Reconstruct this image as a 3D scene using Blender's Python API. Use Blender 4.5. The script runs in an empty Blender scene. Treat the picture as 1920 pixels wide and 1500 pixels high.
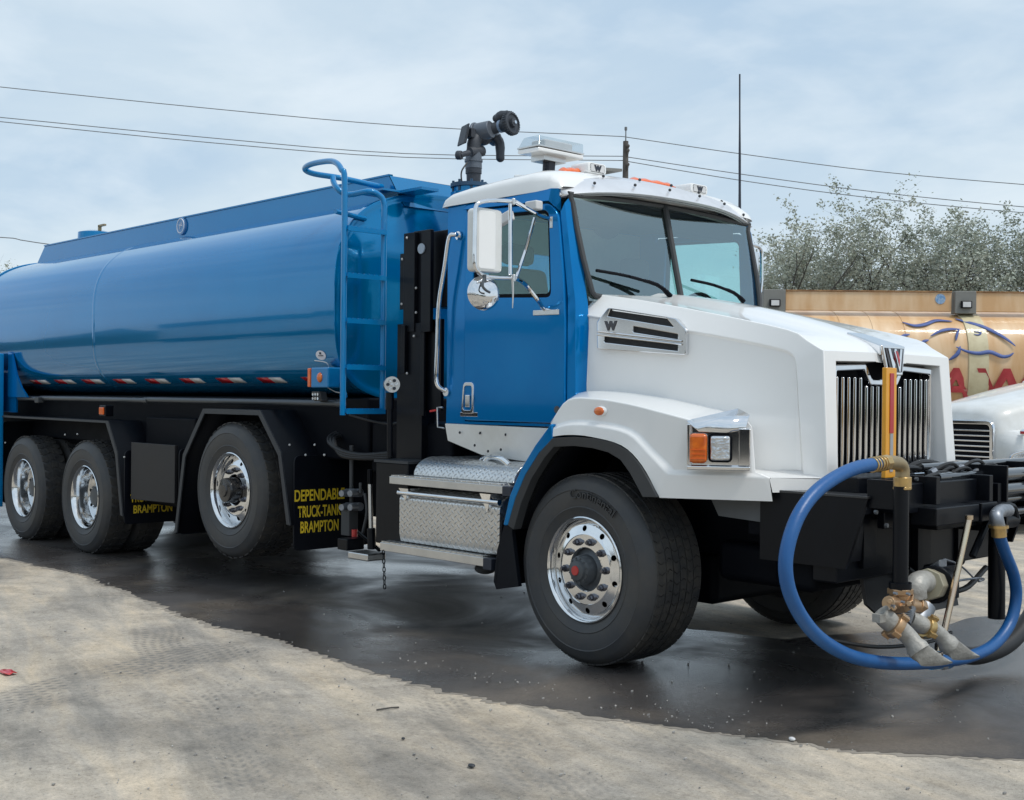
import bpy, bmesh, math, random
from math import radians as R, sin, cos, pi, sqrt, atan2
from mathutils import Vector as V, Matrix, noise
random.seed(7)
sc = bpy.context.scene
col = sc.collection
# ------------------------------------------------------------------ camera (metres; x = truck forward, y = across it, z = up)
FOC, YAW, PIT, ROL = 2310.3, R(43.1855), R(-0.1026), R(0.5021)
CAM = V((4.7513, -5.0019, 1.4992))
FWD = V((-cos(YAW)*cos(PIT), sin(YAW)*cos(PIT), sin(PIT)))
RT0 = V((sin(YAW), cos(YAW), 0)); UP0 = RT0.cross(FWD)
RGT = RT0*cos(ROL)+UP0*sin(ROL); UPV = -RT0*sin(ROL)+UP0*cos(ROL)
cd = bpy.data.cameras.new('camera'); cam = bpy.data.objects.new('camera', cd); col.objects.link(cam)
cd.sensor_width = 36; cd.lens = FOC/1920*36; cd.clip_start = .05; cd.clip_end = 3000
cam.matrix_world = Matrix(((RGT.x, UPV.x, -FWD.x, CAM.x), (RGT.y, UPV.y, -FWD.y, CAM.y), (RGT.z, UPV.z, -FWD.z, CAM.z), (0, 0, 0, 1)))
sc.camera = cam
# ------------------------------------------------------------------ world, sun, exposure
SUN_EL, SUN_AZ = R(60), R(12)            # azimuth measured from +x towards +y
w = bpy.data.worlds.new('World'); sc.world = w; w.use_nodes = True
nt = w.node_tree; nt.nodes.clear()
def N(t, **k):
    n = nt.nodes.new(t)
    for a, b in k.items():
        if a.startswith('i_'): n.inputs[a[2:].replace('_', ' ')].default_value = b
        else: setattr(n, a, b)
    return n
def L(a, b): nt.links.new(a, b)
sky = N('ShaderNodeTexSky', sky_type='NISHITA', sun_disc=False, sun_elevation=SUN_EL, sun_rotation=pi/2-SUN_AZ, air_density=1.2, dust_density=3.0, ozone_density=1.5)
tc = N('ShaderNodeTexCoord')
sep = N('ShaderNodeSeparateXYZ'); L(tc.outputs['Generated'], sep.inputs[0])
zc = N('ShaderNodeMath', operation='MAXIMUM'); L(sep.outputs['Z'], zc.inputs[0]); zc.inputs[1].default_value = 0.0
za = N('ShaderNodeMath', operation='ADD'); L(zc.outputs[0], za.inputs[0]); za.inputs[1].default_value = 0.22
dx = N('ShaderNodeMath', operation='DIVIDE'); L(sep.outputs['X'], dx.inputs[0]); L(za.outputs[0], dx.inputs[1])
dy = N('ShaderNodeMath', operation='DIVIDE'); L(sep.outputs['Y'], dy.inputs[0]); L(za.outputs[0], dy.inputs[1])
cmb = N('ShaderNodeCombineXYZ'); L(dx.outputs[0], cmb.inputs[0]); L(dy.outputs[0], cmb.inputs[1])
n1 = N('ShaderNodeTexNoise', i_Scale=1.1, i_Detail=7.0, i_Roughness=.55, i_Distortion=.5); L(cmb.outputs[0], n1.inputs['Vector'])
n2 = N('ShaderNodeTexNoise', i_Scale=2.6, i_Detail=5.0, i_Roughness=.55, i_Distortion=.25); L(cmb.outputs[0], n2.inputs['Vector'])
r1 = N('ShaderNodeValToRGB'); L(n1.outputs['Fac'], r1.inputs[0])
r1.color_ramp.elements[0].position = .36; r1.color_ramp.elements[0].color = (3.6, 4.75, 5.95, 1)
r1.color_ramp.elements[1].position = .62; r1.color_ramp.elements[1].color = (4.9, 5.8, 6.5, 1)
r2 = N('ShaderNodeValToRGB'); L(n2.outputs['Fac'], r2.inputs[0])
r2.color_ramp.elements[0].position = .44; r2.color_ramp.elements[0].color = (0, 0, 0, 1)
r2.color_ramp.elements[1].position = .68; r2.color_ramp.elements[1].color = (.55, .55, .55, 1)
mx = N('ShaderNodeMixRGB'); L(r2.outputs[0], mx.inputs[0]); L(r1.outputs[0], mx.inputs[1]); mx.inputs[2].default_value = (6.5, 7.1, 7.55, 1)
# paler towards the horizon
hz = N('ShaderNodeMapRange'); L(zc.outputs[0], hz.inputs[0]); hz.inputs[1].default_value = 0.0; hz.inputs[2].default_value = .22; hz.inputs[3].default_value = .5; hz.inputs[4].default_value = 0.0
mh = N('ShaderNodeMixRGB'); L(hz.outputs[0], mh.inputs[0]); L(mx.outputs[0], mh.inputs[1]); mh.inputs[2].default_value = (6.2, 7.0, 7.5, 1)
ms = N('ShaderNodeMixRGB'); ms.inputs[0].default_value = .88; L(sky.outputs[0], ms.inputs[1]); L(mh.outputs[0], ms.inputs[2])
bg = N('ShaderNodeBackground', i_Strength=.1); L(ms.outputs[0], bg.inputs[0])
wo = N('ShaderNodeOutputWorld'); L(bg.outputs[0], wo.inputs[0])
sd = bpy.data.lights.new('sun', 'SUN'); sd.energy = 1.5; sd.angle = R(14); sd.color = (1, .96, .9)
so = bpy.data.objects.new('sun', sd); col.objects.link(so)
so.rotation_euler = V((cos(SUN_EL)*cos(SUN_AZ), cos(SUN_EL)*sin(SUN_AZ), sin(SUN_EL))).to_track_quat('Z', 'Y').to_euler()
sc.view_settings.view_transform = 'Standard'; sc.view_settings.look = 'None'; sc.view_settings.exposure = 0.48; sc.view_settings.gamma = 1
sc.view_settings.use_curve_mapping = False
sc.render.film_transparent = False
# ------------------------------------------------------------------ a photograph's point on a plane of the place
def ray(px, py): return FWD*FOC+RGT*(px-960)+UPV*(750-py)
def on(ax, px, py, v):
    d = ray(px, py); t = (v-CAM[ax])/d[ax]; return CAM+d*t
def X(px, py, v): return on(0, px, py, v)
def Y(px, py, v): return on(1, px, py, v)
def Z(px, py, v): return on(2, px, py, v)
def PL(px, py, a, b):
    """point on the upright plane y = a + b x"""
    d = ray(px, py); t = (a+b*CAM.x-CAM.y)/(d.y-b*d.x); return CAM+d*t
def D(px, py, z): return CAM+ray(px, py)*(z/FOC)
# ------------------------------------------------------------------ materials
def mat(name, c, rough=.5, metal=0.0, coat=0.0, spec=.5, var=None, scale=4.0, bump=0.0, bscale=40., trans=0, emis=None):
    """base colour c, optional second colour var mixed in by noise, optional noise relief"""
    m = bpy.data.materials.new(name); m.use_nodes = True
    t = m.node_tree; b = t.nodes['Principled BSDF']
    b.inputs['Base Color'].default_value = (*c, 1); b.inputs['Roughness'].default_value = rough
    b.inputs['Metallic'].default_value = metal; b.inputs['Coat Weight'].default_value = coat
    b.inputs['Coat Roughness'].default_value = .04; b.inputs['Specular IOR Level'].default_value = spec
    if coat and c[2] > 2*c[0]+.1: b.inputs['Specular Tint'].default_value = (.12, .65, 1, 1)
    tcn = t.nodes.new('ShaderNodeTexCoord')
    if var is None: var = tuple(x*.86+.004 for x in c)
    n = t.nodes.new('ShaderNodeTexNoise'); n.inputs['Scale'].default_value = scale; n.inputs['Detail'].default_value = 6; n.inputs['Roughness'].default_value = .65
    t.links.new(tcn.outputs['Object'], n.inputs['Vector'])
    rr = t.nodes.new('ShaderNodeValToRGB'); rr.color_ramp.elements[0].position = .38; rr.color_ramp.elements[1].position = .68
    rr.color_ramp.elements[0].color = (*c, 1); rr.color_ramp.elements[1].color = (*var, 1)
    t.links.new(n.outputs['Fac'], rr.inputs[0]); t.links.new(rr.outputs[0], b.inputs['Base Color'])
    mr = t.nodes.new('ShaderNodeMapRange'); mr.inputs[3].default_value = max(rough*.85, .01); mr.inputs[4].default_value = min(rough*1.2+.01, 1)
    t.links.new(n.outputs['Fac'], mr.inputs[0]); t.links.new(mr.outputs[0], b.inputs['Roughness'])
    if bump:
        nb = t.nodes.new('ShaderNodeTexNoise'); nb.inputs['Scale'].default_value = bscale; nb.inputs['Detail'].default_value = 4
        t.links.new(tcn.outputs['Object'], nb.inputs['Vector'])
        bb = t.nodes.new('ShaderNodeBump'); bb.inputs['Strength'].default_value = bump; bb.inputs['Distance'].default_value = .01
        t.links.new(nb.outputs['Fac'], bb.inputs['Height']); t.links.new(bb.outputs[0], b.inputs['Normal'])
    return m
M = {}
M['blue'] = mat('blue_paint', (.0, .180, .48), .11, 0.35, .3, .5, (.0, .16, .45), 2.5)
M['tank'] = mat('tank_blue_paint', (.0, .195, .445), .12, 0.42, .70, .5, (.0, .178, .415), 1.2, .012, 3.0)
M['lblue'] = mat('ladder_blue_paint', (.002, .19, .47), .3, 0.0, .8, .5)
M['white'] = mat('white_paint', (.84, .84, .83), .3, 0.0, .8, .5, (.82, .82, .81), 2.0)
M['oldwhite'] = mat('dusty_white_paint', (.72, .73, .72), .35, 0, .6, .5, (.62, .62, .59), 3.0)
M['chrome'] = mat('chrome', (.82, .83, .85), .05, 1.0)
M['polish'] = mat('polished_aluminium', (.86, .87, .88), .1, 1.0)
M['alu'] = mat('brushed_aluminium', (.72, .72, .71), .32, 1.0)
M['steelwhite'] = mat('stainless_visor', (.80, .80, .82), .3, .55)
M['black'] = mat('black_paint', (.0020, .0030, .0055), .38, 0, .05, .22, (.004, .005, .008), 5)
M['gloss'] = mat('glossy_black_tube', (.010, .012, .016), .16, .2, 1.0, .5, (.018, .02, .024), 6)
M['mattblack'] = mat('matt_black', (.002, .003, .006), .6, 0, 0, .12, (.004, .005, .008), 6)
M['flap'] = mat('black_rubber_flap', (.003, .004, .008), .5, 0, 0, .18, (.005, .007, .011), 4)
M['edge'] = mat('grey_fender_edge', (.030, .034, .040), .5)
M['plast'] = mat('grey_black_plastic', (.055, .058, .062), .55, 0, 0, .4)
M['rubber'] = mat('tyre_rubber', (.034, .036, .040), .62, 0, 0, .3, (.085, .078, .068), 7, .25, 60)
M['side'] = mat('tyre_sidewall', (.050, .053, .058), .5, 0, 0, .35, (.075, .071, .066), 4, .1, 30)
M['hub'] = mat('hub_grey', (.09, .10, .11), .4, .3)
M['hubblack'] = mat('hub_black', (.008, .008, .01), .25, 0, .5)
M['nut'] = mat('lug_nut_dark_chrome', (.18, .18, .2), .25, .9)
M['red'] = mat('red_plastic', (.55, .02, .02), .3, 0, .5)
M['redt'] = mat('red_reflective', (.45, .01, .02), .35, 0, .4)
M['whitet'] = mat('white_reflective', (.66, .66, .66), .4)
M['amber'] = mat('amber_lens', (.75, .17, .01), .18, 0, 1.0, .5, (.55, .09, .005), 25)
M['orangelens'] = mat('orange_lens', (.85, .16, .02), .2, 0, .8, .5, (.75, .11, .01), 14)
M['lens'] = mat('clear_lens_over_reflector', (.82, .84, .86), .12, .9, 1.0, .5, (.45, .47, .5), 16, .8, 35)
M['yellow'] = mat('yellow_lettering', (.88, .62, .03), .5)
M['amberpost'] = mat('amber_yellow_post', (.80, .36, .02), .4, 0, .4)
M['brass'] = mat('brass', (.62, .42, .17), .3, .85, 0, .5, (.45, .32, .16), 18)
M['brassdull'] = mat('dull_brass', (.38, .29, .16), .45, .7, 0, .5, (.30, .24, .15), 14)
M['zinc'] = mat('zinc_plated_steel', (.68, .58, .42), .25, 1.0, 0, .5, (.62, .44, .34), 9)
M['castalu'] = mat('cast_grey_metal', (.40, .39, .36), .55, .35, 0, .4, (.26, .25, .23), 9, .5, 45)
M['galv'] = mat('galvanised_fitting', (.32, .34, .37), .45, .8, 0, .5, (.22, .24, .27), 22)
M['hose'] = mat('blue_hose', (.008, .085, .27), .38, 0, 0, .5, (.015, .10, .29), 9, .1, 50)
M['rubhose'] = mat('black_hose', (.015, .016, .018), .5)
M['gun'] = mat('gunmetal_cannon', (.040, .046, .058), .5, .2, 0, .5, (.06, .066, .078), 14)
M['gungrey'] = mat('grey_cannon_casting', (.13, .15, .18), .4, .3)
M['cable'] = mat('wire_grey', (.17, .18, .19), .7)
M['wood'] = mat('weathered_pole_wood', (.13, .12, .11), .9, 0, 0, .2, (.08, .075, .07), 3)
M['seat'] = mat('cab_interior_grey', (.10, .105, .11), .8, 0, 0, .2)
M['dash'] = mat('cab_interior_dark', (.03, .03, .033), .7, 0, 0, .2)
M['sticker'] = mat('white_sticker', (.75, .76, .82), .4)
M['ink'] = mat('dark_ink', (.02, .025, .04), .5)
M['emb'] = mat('emblem_grey', (.10, .10, .11), .3, .6)
M['mesh'] = mat('black_vent_mesh', (.012, .013, .015), .5, 0, 0, .4, (.03, .03, .032), 90)
M['rust'] = mat('rusted_edge', (.20, .10, .05), .8, 0, 0, .3, (.4, .24, .12), 6)
M['leaf'] = mat('grey_green_leaf', (.32, .36, .30), .8, 0, 0, .15, (.40, .43, .37), .9)
M['leaf2'] = mat('pale_leaf', (.46, .48, .43), .8, 0, 0, .15, (.40, .43, .36), 1.3)
M['bark'] = mat('grey_bark', (.08, .075, .07), .9, 0, 0, .2)
M['stone'] = mat('pale_pebble', (.45, .43, .40), .8, 0, 0, .3, (.2, .19, .18), 40)
def glassmat(name, tint, gl=.06, rough=.0):
    m = bpy.data.materials.new(name); m.use_nodes = True; t = m.node_tree; t.nodes.clear()
    o = t.nodes.new('ShaderNodeOutputMaterial'); tr = t.nodes.new('ShaderNodeBsdfTransparent'); tr.inputs[0].default_value = (*tint, 1)
    g = t.nodes.new('ShaderNodeBsdfGlossy'); g.inputs['Roughness'].default_value = rough; g.inputs[0].default_value = (.84, .97, .96, 1)
    f = t.nodes.new('ShaderNodeLayerWeight'); f.inputs[0].default_value = .18
    a = t.nodes.new('ShaderNodeMath'); a.operation = 'ADD'; a.inputs[1].default_value = gl; fp = t.nodes.new('ShaderNodeMath'); fp.operation = 'POWER'; fp.inputs[1].default_value = 2.5; t.links.new(f.outputs['Facing'], fp.inputs[0]); t.links.new(fp.outputs[0], a.inputs[0])
    x = t.nodes.new('ShaderNodeMixShader'); t.links.new(a.outputs[0], x.inputs[0]); t.links.new(tr.outputs[0], x.inputs[1]); t.links.new(g.outputs[0], x.inputs[2])
    t.links.new(x.outputs[0], o.inputs[0]); return m
M['glass'] = glassmat('tinted_cab_glass', (.76, .88, .84), .30)
M['sideglass'] = glassmat('tinted_side_glass', (.70, .92, .92), .08)
M['clear'] = glassmat('clear_dome', (.86, .88, .9), .12)
def diamond():
    m = mat('diamond_plate', (.70, .70, .69), .28, .9); t = m.node_tree; b = t.nodes['Principled BSDF']
    def n(k, **kw):
        q = t.nodes.new(k)
        for a_, b_ in kw.items(): setattr(q, a_, b_)
        return q
    tc_ = n('ShaderNodeTexCoord'); s = n('ShaderNodeSeparateXYZ'); t.links.new(tc_.outputs['Object'], s.inputs[0])
    def ma(op, a, b_=None, c=None):
        q = n('ShaderNodeMath', operation=op)
        for i, v in enumerate((a, b_, c)):
            if v is None: continue
            if isinstance(v, (int, float)): q.inputs[i].default_value = v
            else: t.links.new(v, q.inputs[i])
        return q.outputs[0]
    zz = ma('ADD', s.outputs['Z'], ma('MULTIPLY', s.outputs['Y'], .97))
    P = .042
    def lug(ox, oz, sg):
        u = ma('SUBTRACT', ma('FRACT', ma('ADD', ma('DIVIDE', s.outputs['X'], P*1.35), ox)), .5)
        v = ma('SUBTRACT', ma('FRACT', ma('ADD', ma('DIVIDE', zz, P), oz)), .5)
        u = ma('MULTIPLY', u, 1.35)
        p = ma('MULTIPLY', ma('ADD', u, ma('MULTIPLY', v, sg)), .7071); q = ma('MULTIPLY', ma('SUBTRACT', v, ma('MULTIPLY', u, sg)), .7071)
        e = ma('ADD', ma('POWER', ma('DIVIDE', p, .40), 2.0), ma('POWER', ma('DIVIDE', q, .12), 2.0))
        return ma('MAXIMUM', ma('SUBTRACT', 1.0, e), 0.0)
    h = ma('MAXIMUM', lug(0, 0, 1), lug(.5, .5, -1)); h = ma('POWER', h, .5)
    bb = n('ShaderNodeBump'); bb.inputs['Strength'].default_value = 1.0; bb.inputs['Distance'].default_value = .006
    t.links.new(h, bb.inputs['Height']); t.links.new(bb.outputs[0], b.inputs['Normal'])
    return m
M['diamond'] = diamond()
# ------------------------------------------------------------------ mesh builder
def frame_for(d):
    d = V(d).normalized(); a = V((0, 0, 1)) if abs(d.z) < .9 else V((1, 0, 0))
    u = d.cross(a).normalized(); return u, d.cross(u).normalized(), d
def smooth_pts(pts, k=6, closed=False):
    P = [V(p) for p in pts]; n = len(P); out = []
    if n < 3 or k < 2: return P
    rng = range(n) if closed else range(n-1)
    for i in rng:
        p0 = P[(i-1) % n] if closed or i > 0 else P[0]*2-P[1]
        p1 = P[i]; p2 = P[(i+1) % n]
        p3 = P[(i+2) % n] if closed or i+2 < n else P[-1]*2-P[-2]
        for j in range(k):
            t = j/k
            out.append(.5*((2*p1)+(p2-p0)*t+(2*p0-5*p1+4*p2-p3)*t*t+(3*p1-p0-3*p2+p3)*t**3))
    if not closed: out.append(P[-1])
    return out
SPLIT = {'cab_shell', 'bumper_side_plate', 'carrier_plate', 'bumper_rib', 'crossmember', 'drip_rail', 'step_bracket', 'side_tank_box', 'driveshaft', 'gearbox', 'engine_block', 'carrier_frame', 'guard_tube', 'running_gear', 'chassis_beam', 'top_coaming_board', 'coaming_edge', 'roof_rail', 'nozzle_fin', 'mirror_clamp', 'mirror_motor', 'handle_foot', 'cab', 'bumper_deck', 'ladder_bracket', 'lamp_wire', 'cable_run', 'cable_end', 'hydraulic_manifold', 'receiver_tube', 'jack_bracket'}
RS = 1.0                              # scale on the thickness of round stock while one assembly is built
class MB:
    def __init__(s): s.v = []; s.f = []; s.m = []; s.mi = 0
    def add(s, vs, fs, mi=None):
        o = len(s.v); s.v += [tuple(v) for v in vs]; s.f += [tuple(i+o for i in f) for f in fs]; s.m += [s.mi if mi is None else mi]*len(fs); return s
    def box(s, x0, x1, y0, y1, z0, z1, mi=None):
        return s.add([(x0, y0, z0), (x1, y0, z0), (x1, y1, z0), (x0, y1, z0), (x0, y0, z1), (x1, y0, z1), (x1, y1, z1), (x0, y1, z1)],
                     [(3, 2, 1, 0), (4, 5, 6, 7), (0, 1, 5, 4), (1, 2, 6, 5), (2, 3, 7, 6), (3, 0, 4, 7)], mi)
    def obox(s, c, a, b, d, mi=None):
        c, a, b, d = V(c), V(a)*RS, V(b)*RS, V(d)*RS
        vs = [c+a*i+b*j+d*k for k in (-1, 1) for j in (-1, 1) for i in (-1, 1)]
        return s.add(vs, [(0, 2, 3, 1), (4, 5, 7, 6), (0, 1, 5, 4), (1, 3, 7, 5), (3, 2, 6, 7), (2, 0, 4, 6)], mi)
    def cyl(s, p0, p1, r0, r1=None, n=16, mi=None, caps=True):
        r1 = r0 if r1 is None else r1; r0, r1 = r0*RS, r1*RS; p0, p1 = V(p0), V(p1); u, w_, d = frame_for(p1-p0)
        vs = [p+(u*cos(2*pi*i/n)+w_*sin(2*pi*i/n))*r for p, r in ((p0, r0), (p1, r1)) for i in range(n)]
        fs = [(i, (i+1) % n, n+(i+1) % n, n+i) for i in range(n)]
        if caps: fs += [tuple(reversed(range(n))), tuple(range(n, 2*n))]
        return s.add(vs, fs, mi)
    def tube(s, pts, r, n=10, k=1, closed=False, mi=None):
        P = smooth_pts(pts, k, closed) if k > 1 else [V(p) for p in pts]; m = len(P)
        rs = r if isinstance(r, (list, tuple)) else [r]*m
        rs = [q*RS for q in rs]
        if len(rs) != m: rs = [rs[min(int(i/(m-1)*(len(rs)-1)+.5), len(rs)-1)] for i in range(m)]
        T = []
        for i in range(m):
            a = P[(i+1) % m] if closed or i < m-1 else P[i]; b = P[(i-1) % m] if closed or i > 0 else P[i]
            T.append((a-b).normalized())
        u, w_, _ = frame_for(T[0]); vs = []
        for i in range(m):
            u = (u-T[i]*u.dot(T[i])).normalized(); w_ = T[i].cross(u)
            vs += [P[i]+(u*cos(2*pi*j/n)+w_*sin(2*pi*j/n))*rs[i] for j in range(n)]
        fs = [(i*n+j, i*n+(j+1) % n, ((i+1) % m)*n+(j+1) % n, ((i+1) % m)*n+j) for i in range(m if closed else m-1) for j in range(n)]
        if not closed: fs += [tuple(reversed(range(n))), tuple((m-1)*n+j for j in range(n))]
        return s.add(vs, fs, mi)
    def lathe(s, prof, c, axis, n=48, mi=None, close=False, a0=0):
        """prof: (radius, height along axis)"""
        prof = [(q*RS, h*RS) for q, h in prof]; c = V(c); u, w_, d = frame_for(axis); m = len(prof)
        vs = [c+d*h+(u*cos(a0+2*pi*j/n)+w_*sin(a0+2*pi*j/n))*r for r, h in prof for j in range(n)]
        fs = [(i*n+j, i*n+(j+1) % n, ((i+1) % m)*n+(j+1) % n, ((i+1) % m)*n+j) for i in range(m if close else m-1) for j in range(n)]
        return s.add(vs, fs, mi)
    def prism(s, poly, ext, mi=None):
        P = [V(p) for p in poly]; e = V(ext); n = len(P)
        return s.add(P+[p+e for p in P], [tuple(reversed(range(n))), tuple(range(n, 2*n))]+[(i, (i+1) % n, n+(i+1) % n, n+i) for i in range(n)], mi)
    def quad(s, *p, mi=None): return s.add(p, [tuple(range(len(p)))], mi)
    def grid(s, rows, mi=None, closed=False):
        n = len(rows[0]); vs = [p for r_ in rows for p in r_]
        fs = [(i*n+j, i*n+(j+1) % n, (i+1)*n+(j+1) % n, (i+1)*n+j) for i in range(len(rows)-1) for j in range(n if closed else n-1)]
        return s.add(vs, fs, mi)
    def ball(s, c, r, n=12, mi=None, sc_=(1, 1, 1)):
        r = r*RS; c = V(c); rows = [[c+V((r*sc_[0]*sin(pi*i/n)*cos(2*pi*j/(2*n)), r*sc_[1]*sin(pi*i/n)*sin(2*pi*j/(2*n)), r*sc_[2]*cos(pi*i/n))) for j in range(2*n)] for i in range(n+1)]
        return s.grid(rows, mi, True)
    def mesh(s, name, mats, sharp=38, recalc=True):
        me = bpy.data.meshes.new(name); me.from_pydata(s.v, [], s.f)
        for m in (mats if isinstance(mats, (list, tuple)) else [mats]): me.materials.append(m)
        me.polygons.foreach_set('material_index', s.m)
        if recalc:
            b = bmesh.new(); b.from_mesh(me); bmesh.ops.remove_doubles(b, verts=b.verts, dist=1e-5); bmesh.ops.recalc_face_normals(b, faces=b.faces); b.to_mesh(me); b.free()
        me.shade_smooth(); me.set_sharp_from_angle(angle=R(sharp)); me.update(); return me
    def split(s):
        """one builder per connected piece"""
        key = {}; ids = []
        for v in s.v: k = (round(v[0], 4), round(v[1], 4), round(v[2], 4)); ids.append(key.setdefault(k, len(key)))
        par = list(range(len(key)))
        def find(a):
            while par[a] != a: par[a] = par[par[a]]; a = par[a]
            return a
        for f in s.f:
            r0 = find(ids[f[0]])
            for i in f[1:]: par[find(ids[i])] = r0
        out = {}
        for f, mi in zip(s.f, s.m):
            b = out.setdefault(find(ids[f[0]]), MB()); b.add([s.v[i] for i in f], [tuple(range(len(f)))], mi)
        return list(out.values())
    def build(s, name, mats, parent=None, bevel=0, seg=2, solid=0, sharp=38, loc=None, recalc=True):
        if name in SPLIT:
            return [link(name, q.mesh(name, mats, sharp, recalc), parent, bevel, seg, solid, loc) for q in s.split()][0]
        return link(name, s.mesh(name, mats, sharp, recalc), parent, bevel, seg, solid, loc)
def link(name, me, parent=None, bevel=0, seg=2, solid=0, loc=None):
    o = bpy.data.objects.new(name, me); col.objects.link(o); o.parent = parent
    if loc is not None: o.location = loc
    if solid:
        q = o.modifiers.new('solidify', 'SOLIDIFY'); q.thickness = abs(solid); q.offset = -1 if solid > 0 else 1
    if bevel:
        q = o.modifiers.new('bevel', 'BEVEL'); q.width = bevel; q.segments = seg; q.limit_method = 'ANGLE'; q.angle_limit = R(30); q.harden_normals = True
    return o
def empty(name, loc=(0, 0, 0), parent=None, rz=0):
    o = bpy.data.objects.new(name, None); o.empty_display_size = .2; col.objects.link(o); o.location = loc; o.rotation_euler.z = rz; o.parent = parent; return o
def tag(o, label=None, cat=None, group=None, kind=None):
    if label: o['label'] = label
    if cat: o['category'] = cat
    if group: o['group'] = group
    if kind: o['kind'] = kind
    return o
def copy_tree(o, parent=None, ren=None):
    c = o.copy(); col.objects.link(c); c.parent = parent
    for ch in list(o.children): copy_tree(ch, c)
    return c
def rounded(pts, r, n=4):
    """round a 2D polygon's corners; r one number or one per corner"""
    out = []; m = len(pts)
    for i in range(m):
        p = V(pts[i]).to_2d(); a = V(pts[i-1]).to_2d(); b = V(pts[(i+1) % m]).to_2d()
        rr = r[i] if isinstance(r, (list, tuple)) else r
        if rr <= 0: out.append(tuple(p)); continue
        da = (a-p); db = (b-p); la, lb = da.length, db.length; rr = min(rr, la*.48, lb*.48); da.normalize(); db.normalize()
        p0 = p+da*rr; p1 = p+db*rr
        for k in range(n+1):
            t = k/n; q = p0*(1-t)**2+p*2*t*(1-t)+p1*t*t; out.append(tuple(q))
    return out
def curve_mesh(name, cu, mats, sharp=38):
    tmp = bpy.data.objects.new('tmp', cu); me = bpy.data.meshes.new_from_object(tmp); bpy.data.objects.remove(tmp); bpy.data.curves.remove(cu)
    me.name = name; me.materials.clear()
    for m in (mats if isinstance(mats, (list, tuple)) else [mats]): me.materials.append(m)
    me.shade_smooth(); me.set_sharp_from_angle(angle=R(sharp)); return me
def place(me, o, ux, uy):
    """local 2D coordinates -> world: o + x ux + y uy + z (ux x uy)"""
    ux, uy, o = V(ux), V(uy), V(o); uz = ux.cross(uy).normalized()
    me.transform(Matrix(((ux.x, uy.x, uz.x, o.x), (ux.y, uy.y, uz.y, o.y), (ux.z, uy.z, uz.z, o.z), (0, 0, 0, 1)))); return me
def plate(name, outer, holes, o, ux, uy, thick, m, parent=None, bevel=0):
    cu = bpy.data.curves.new(name, 'CURVE'); cu.dimensions = '2D'; cu.fill_mode = 'BOTH'; cu.extrude = thick/2; cu.bevel_depth = bevel; cu.bevel_resolution = 1; cu.offset = -bevel
    for poly in [outer]+list(holes):
        s = cu.splines.new('POLY'); s.points.add(len(poly)-1); s.use_cyclic_u = True
        for i, p in enumerate(poly): s.points[i].co = (p[0], p[1], 0, 1)
    return link(name, place(curve_mesh(name, cu, m), o, ux, uy), parent)
def text(name, s, size, o, ux, uy, m, parent=None, ext=.002, off=.0, xs=1.0, align='LEFT', bend=None, fit=None):
    cu = bpy.data.curves.new(name, 'FONT'); cu.body = s; cu.size = size; cu.extrude = ext; cu.offset = off; cu.align_x = align
    me = curve_mesh(name, cu, m)
    for v in me.vertices: v.co.x *= xs
    if fit:                          # squeeze to a width
        lo = min(v.co.x for v in me.vertices); hi = max(v.co.x for v in me.vertices)
        for v in me.vertices: v.co.x = ((v.co.x-lo)/(hi-lo)-(.5 if align == 'CENTER' else 0))*fit
    if bend:                         # bend = (radius, mid angle): x runs round a circle in the local plane
        rad, a0 = bend
        for v in me.vertices:
            a = a0-v.co.x/rad; q = rad+v.co.y; v.co.x, v.co.y = q*cos(a), q*sin(a)
    return link(name, place(me, o, ux, uy), parent)
def sell(t, w_, h, n):               # superellipse point
    c, s_ = cos(t), sin(t); return (w_*math.copysign(abs(c)**(2/n), c), h*math.copysign(abs(s_)**(2/n), s_))
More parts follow.
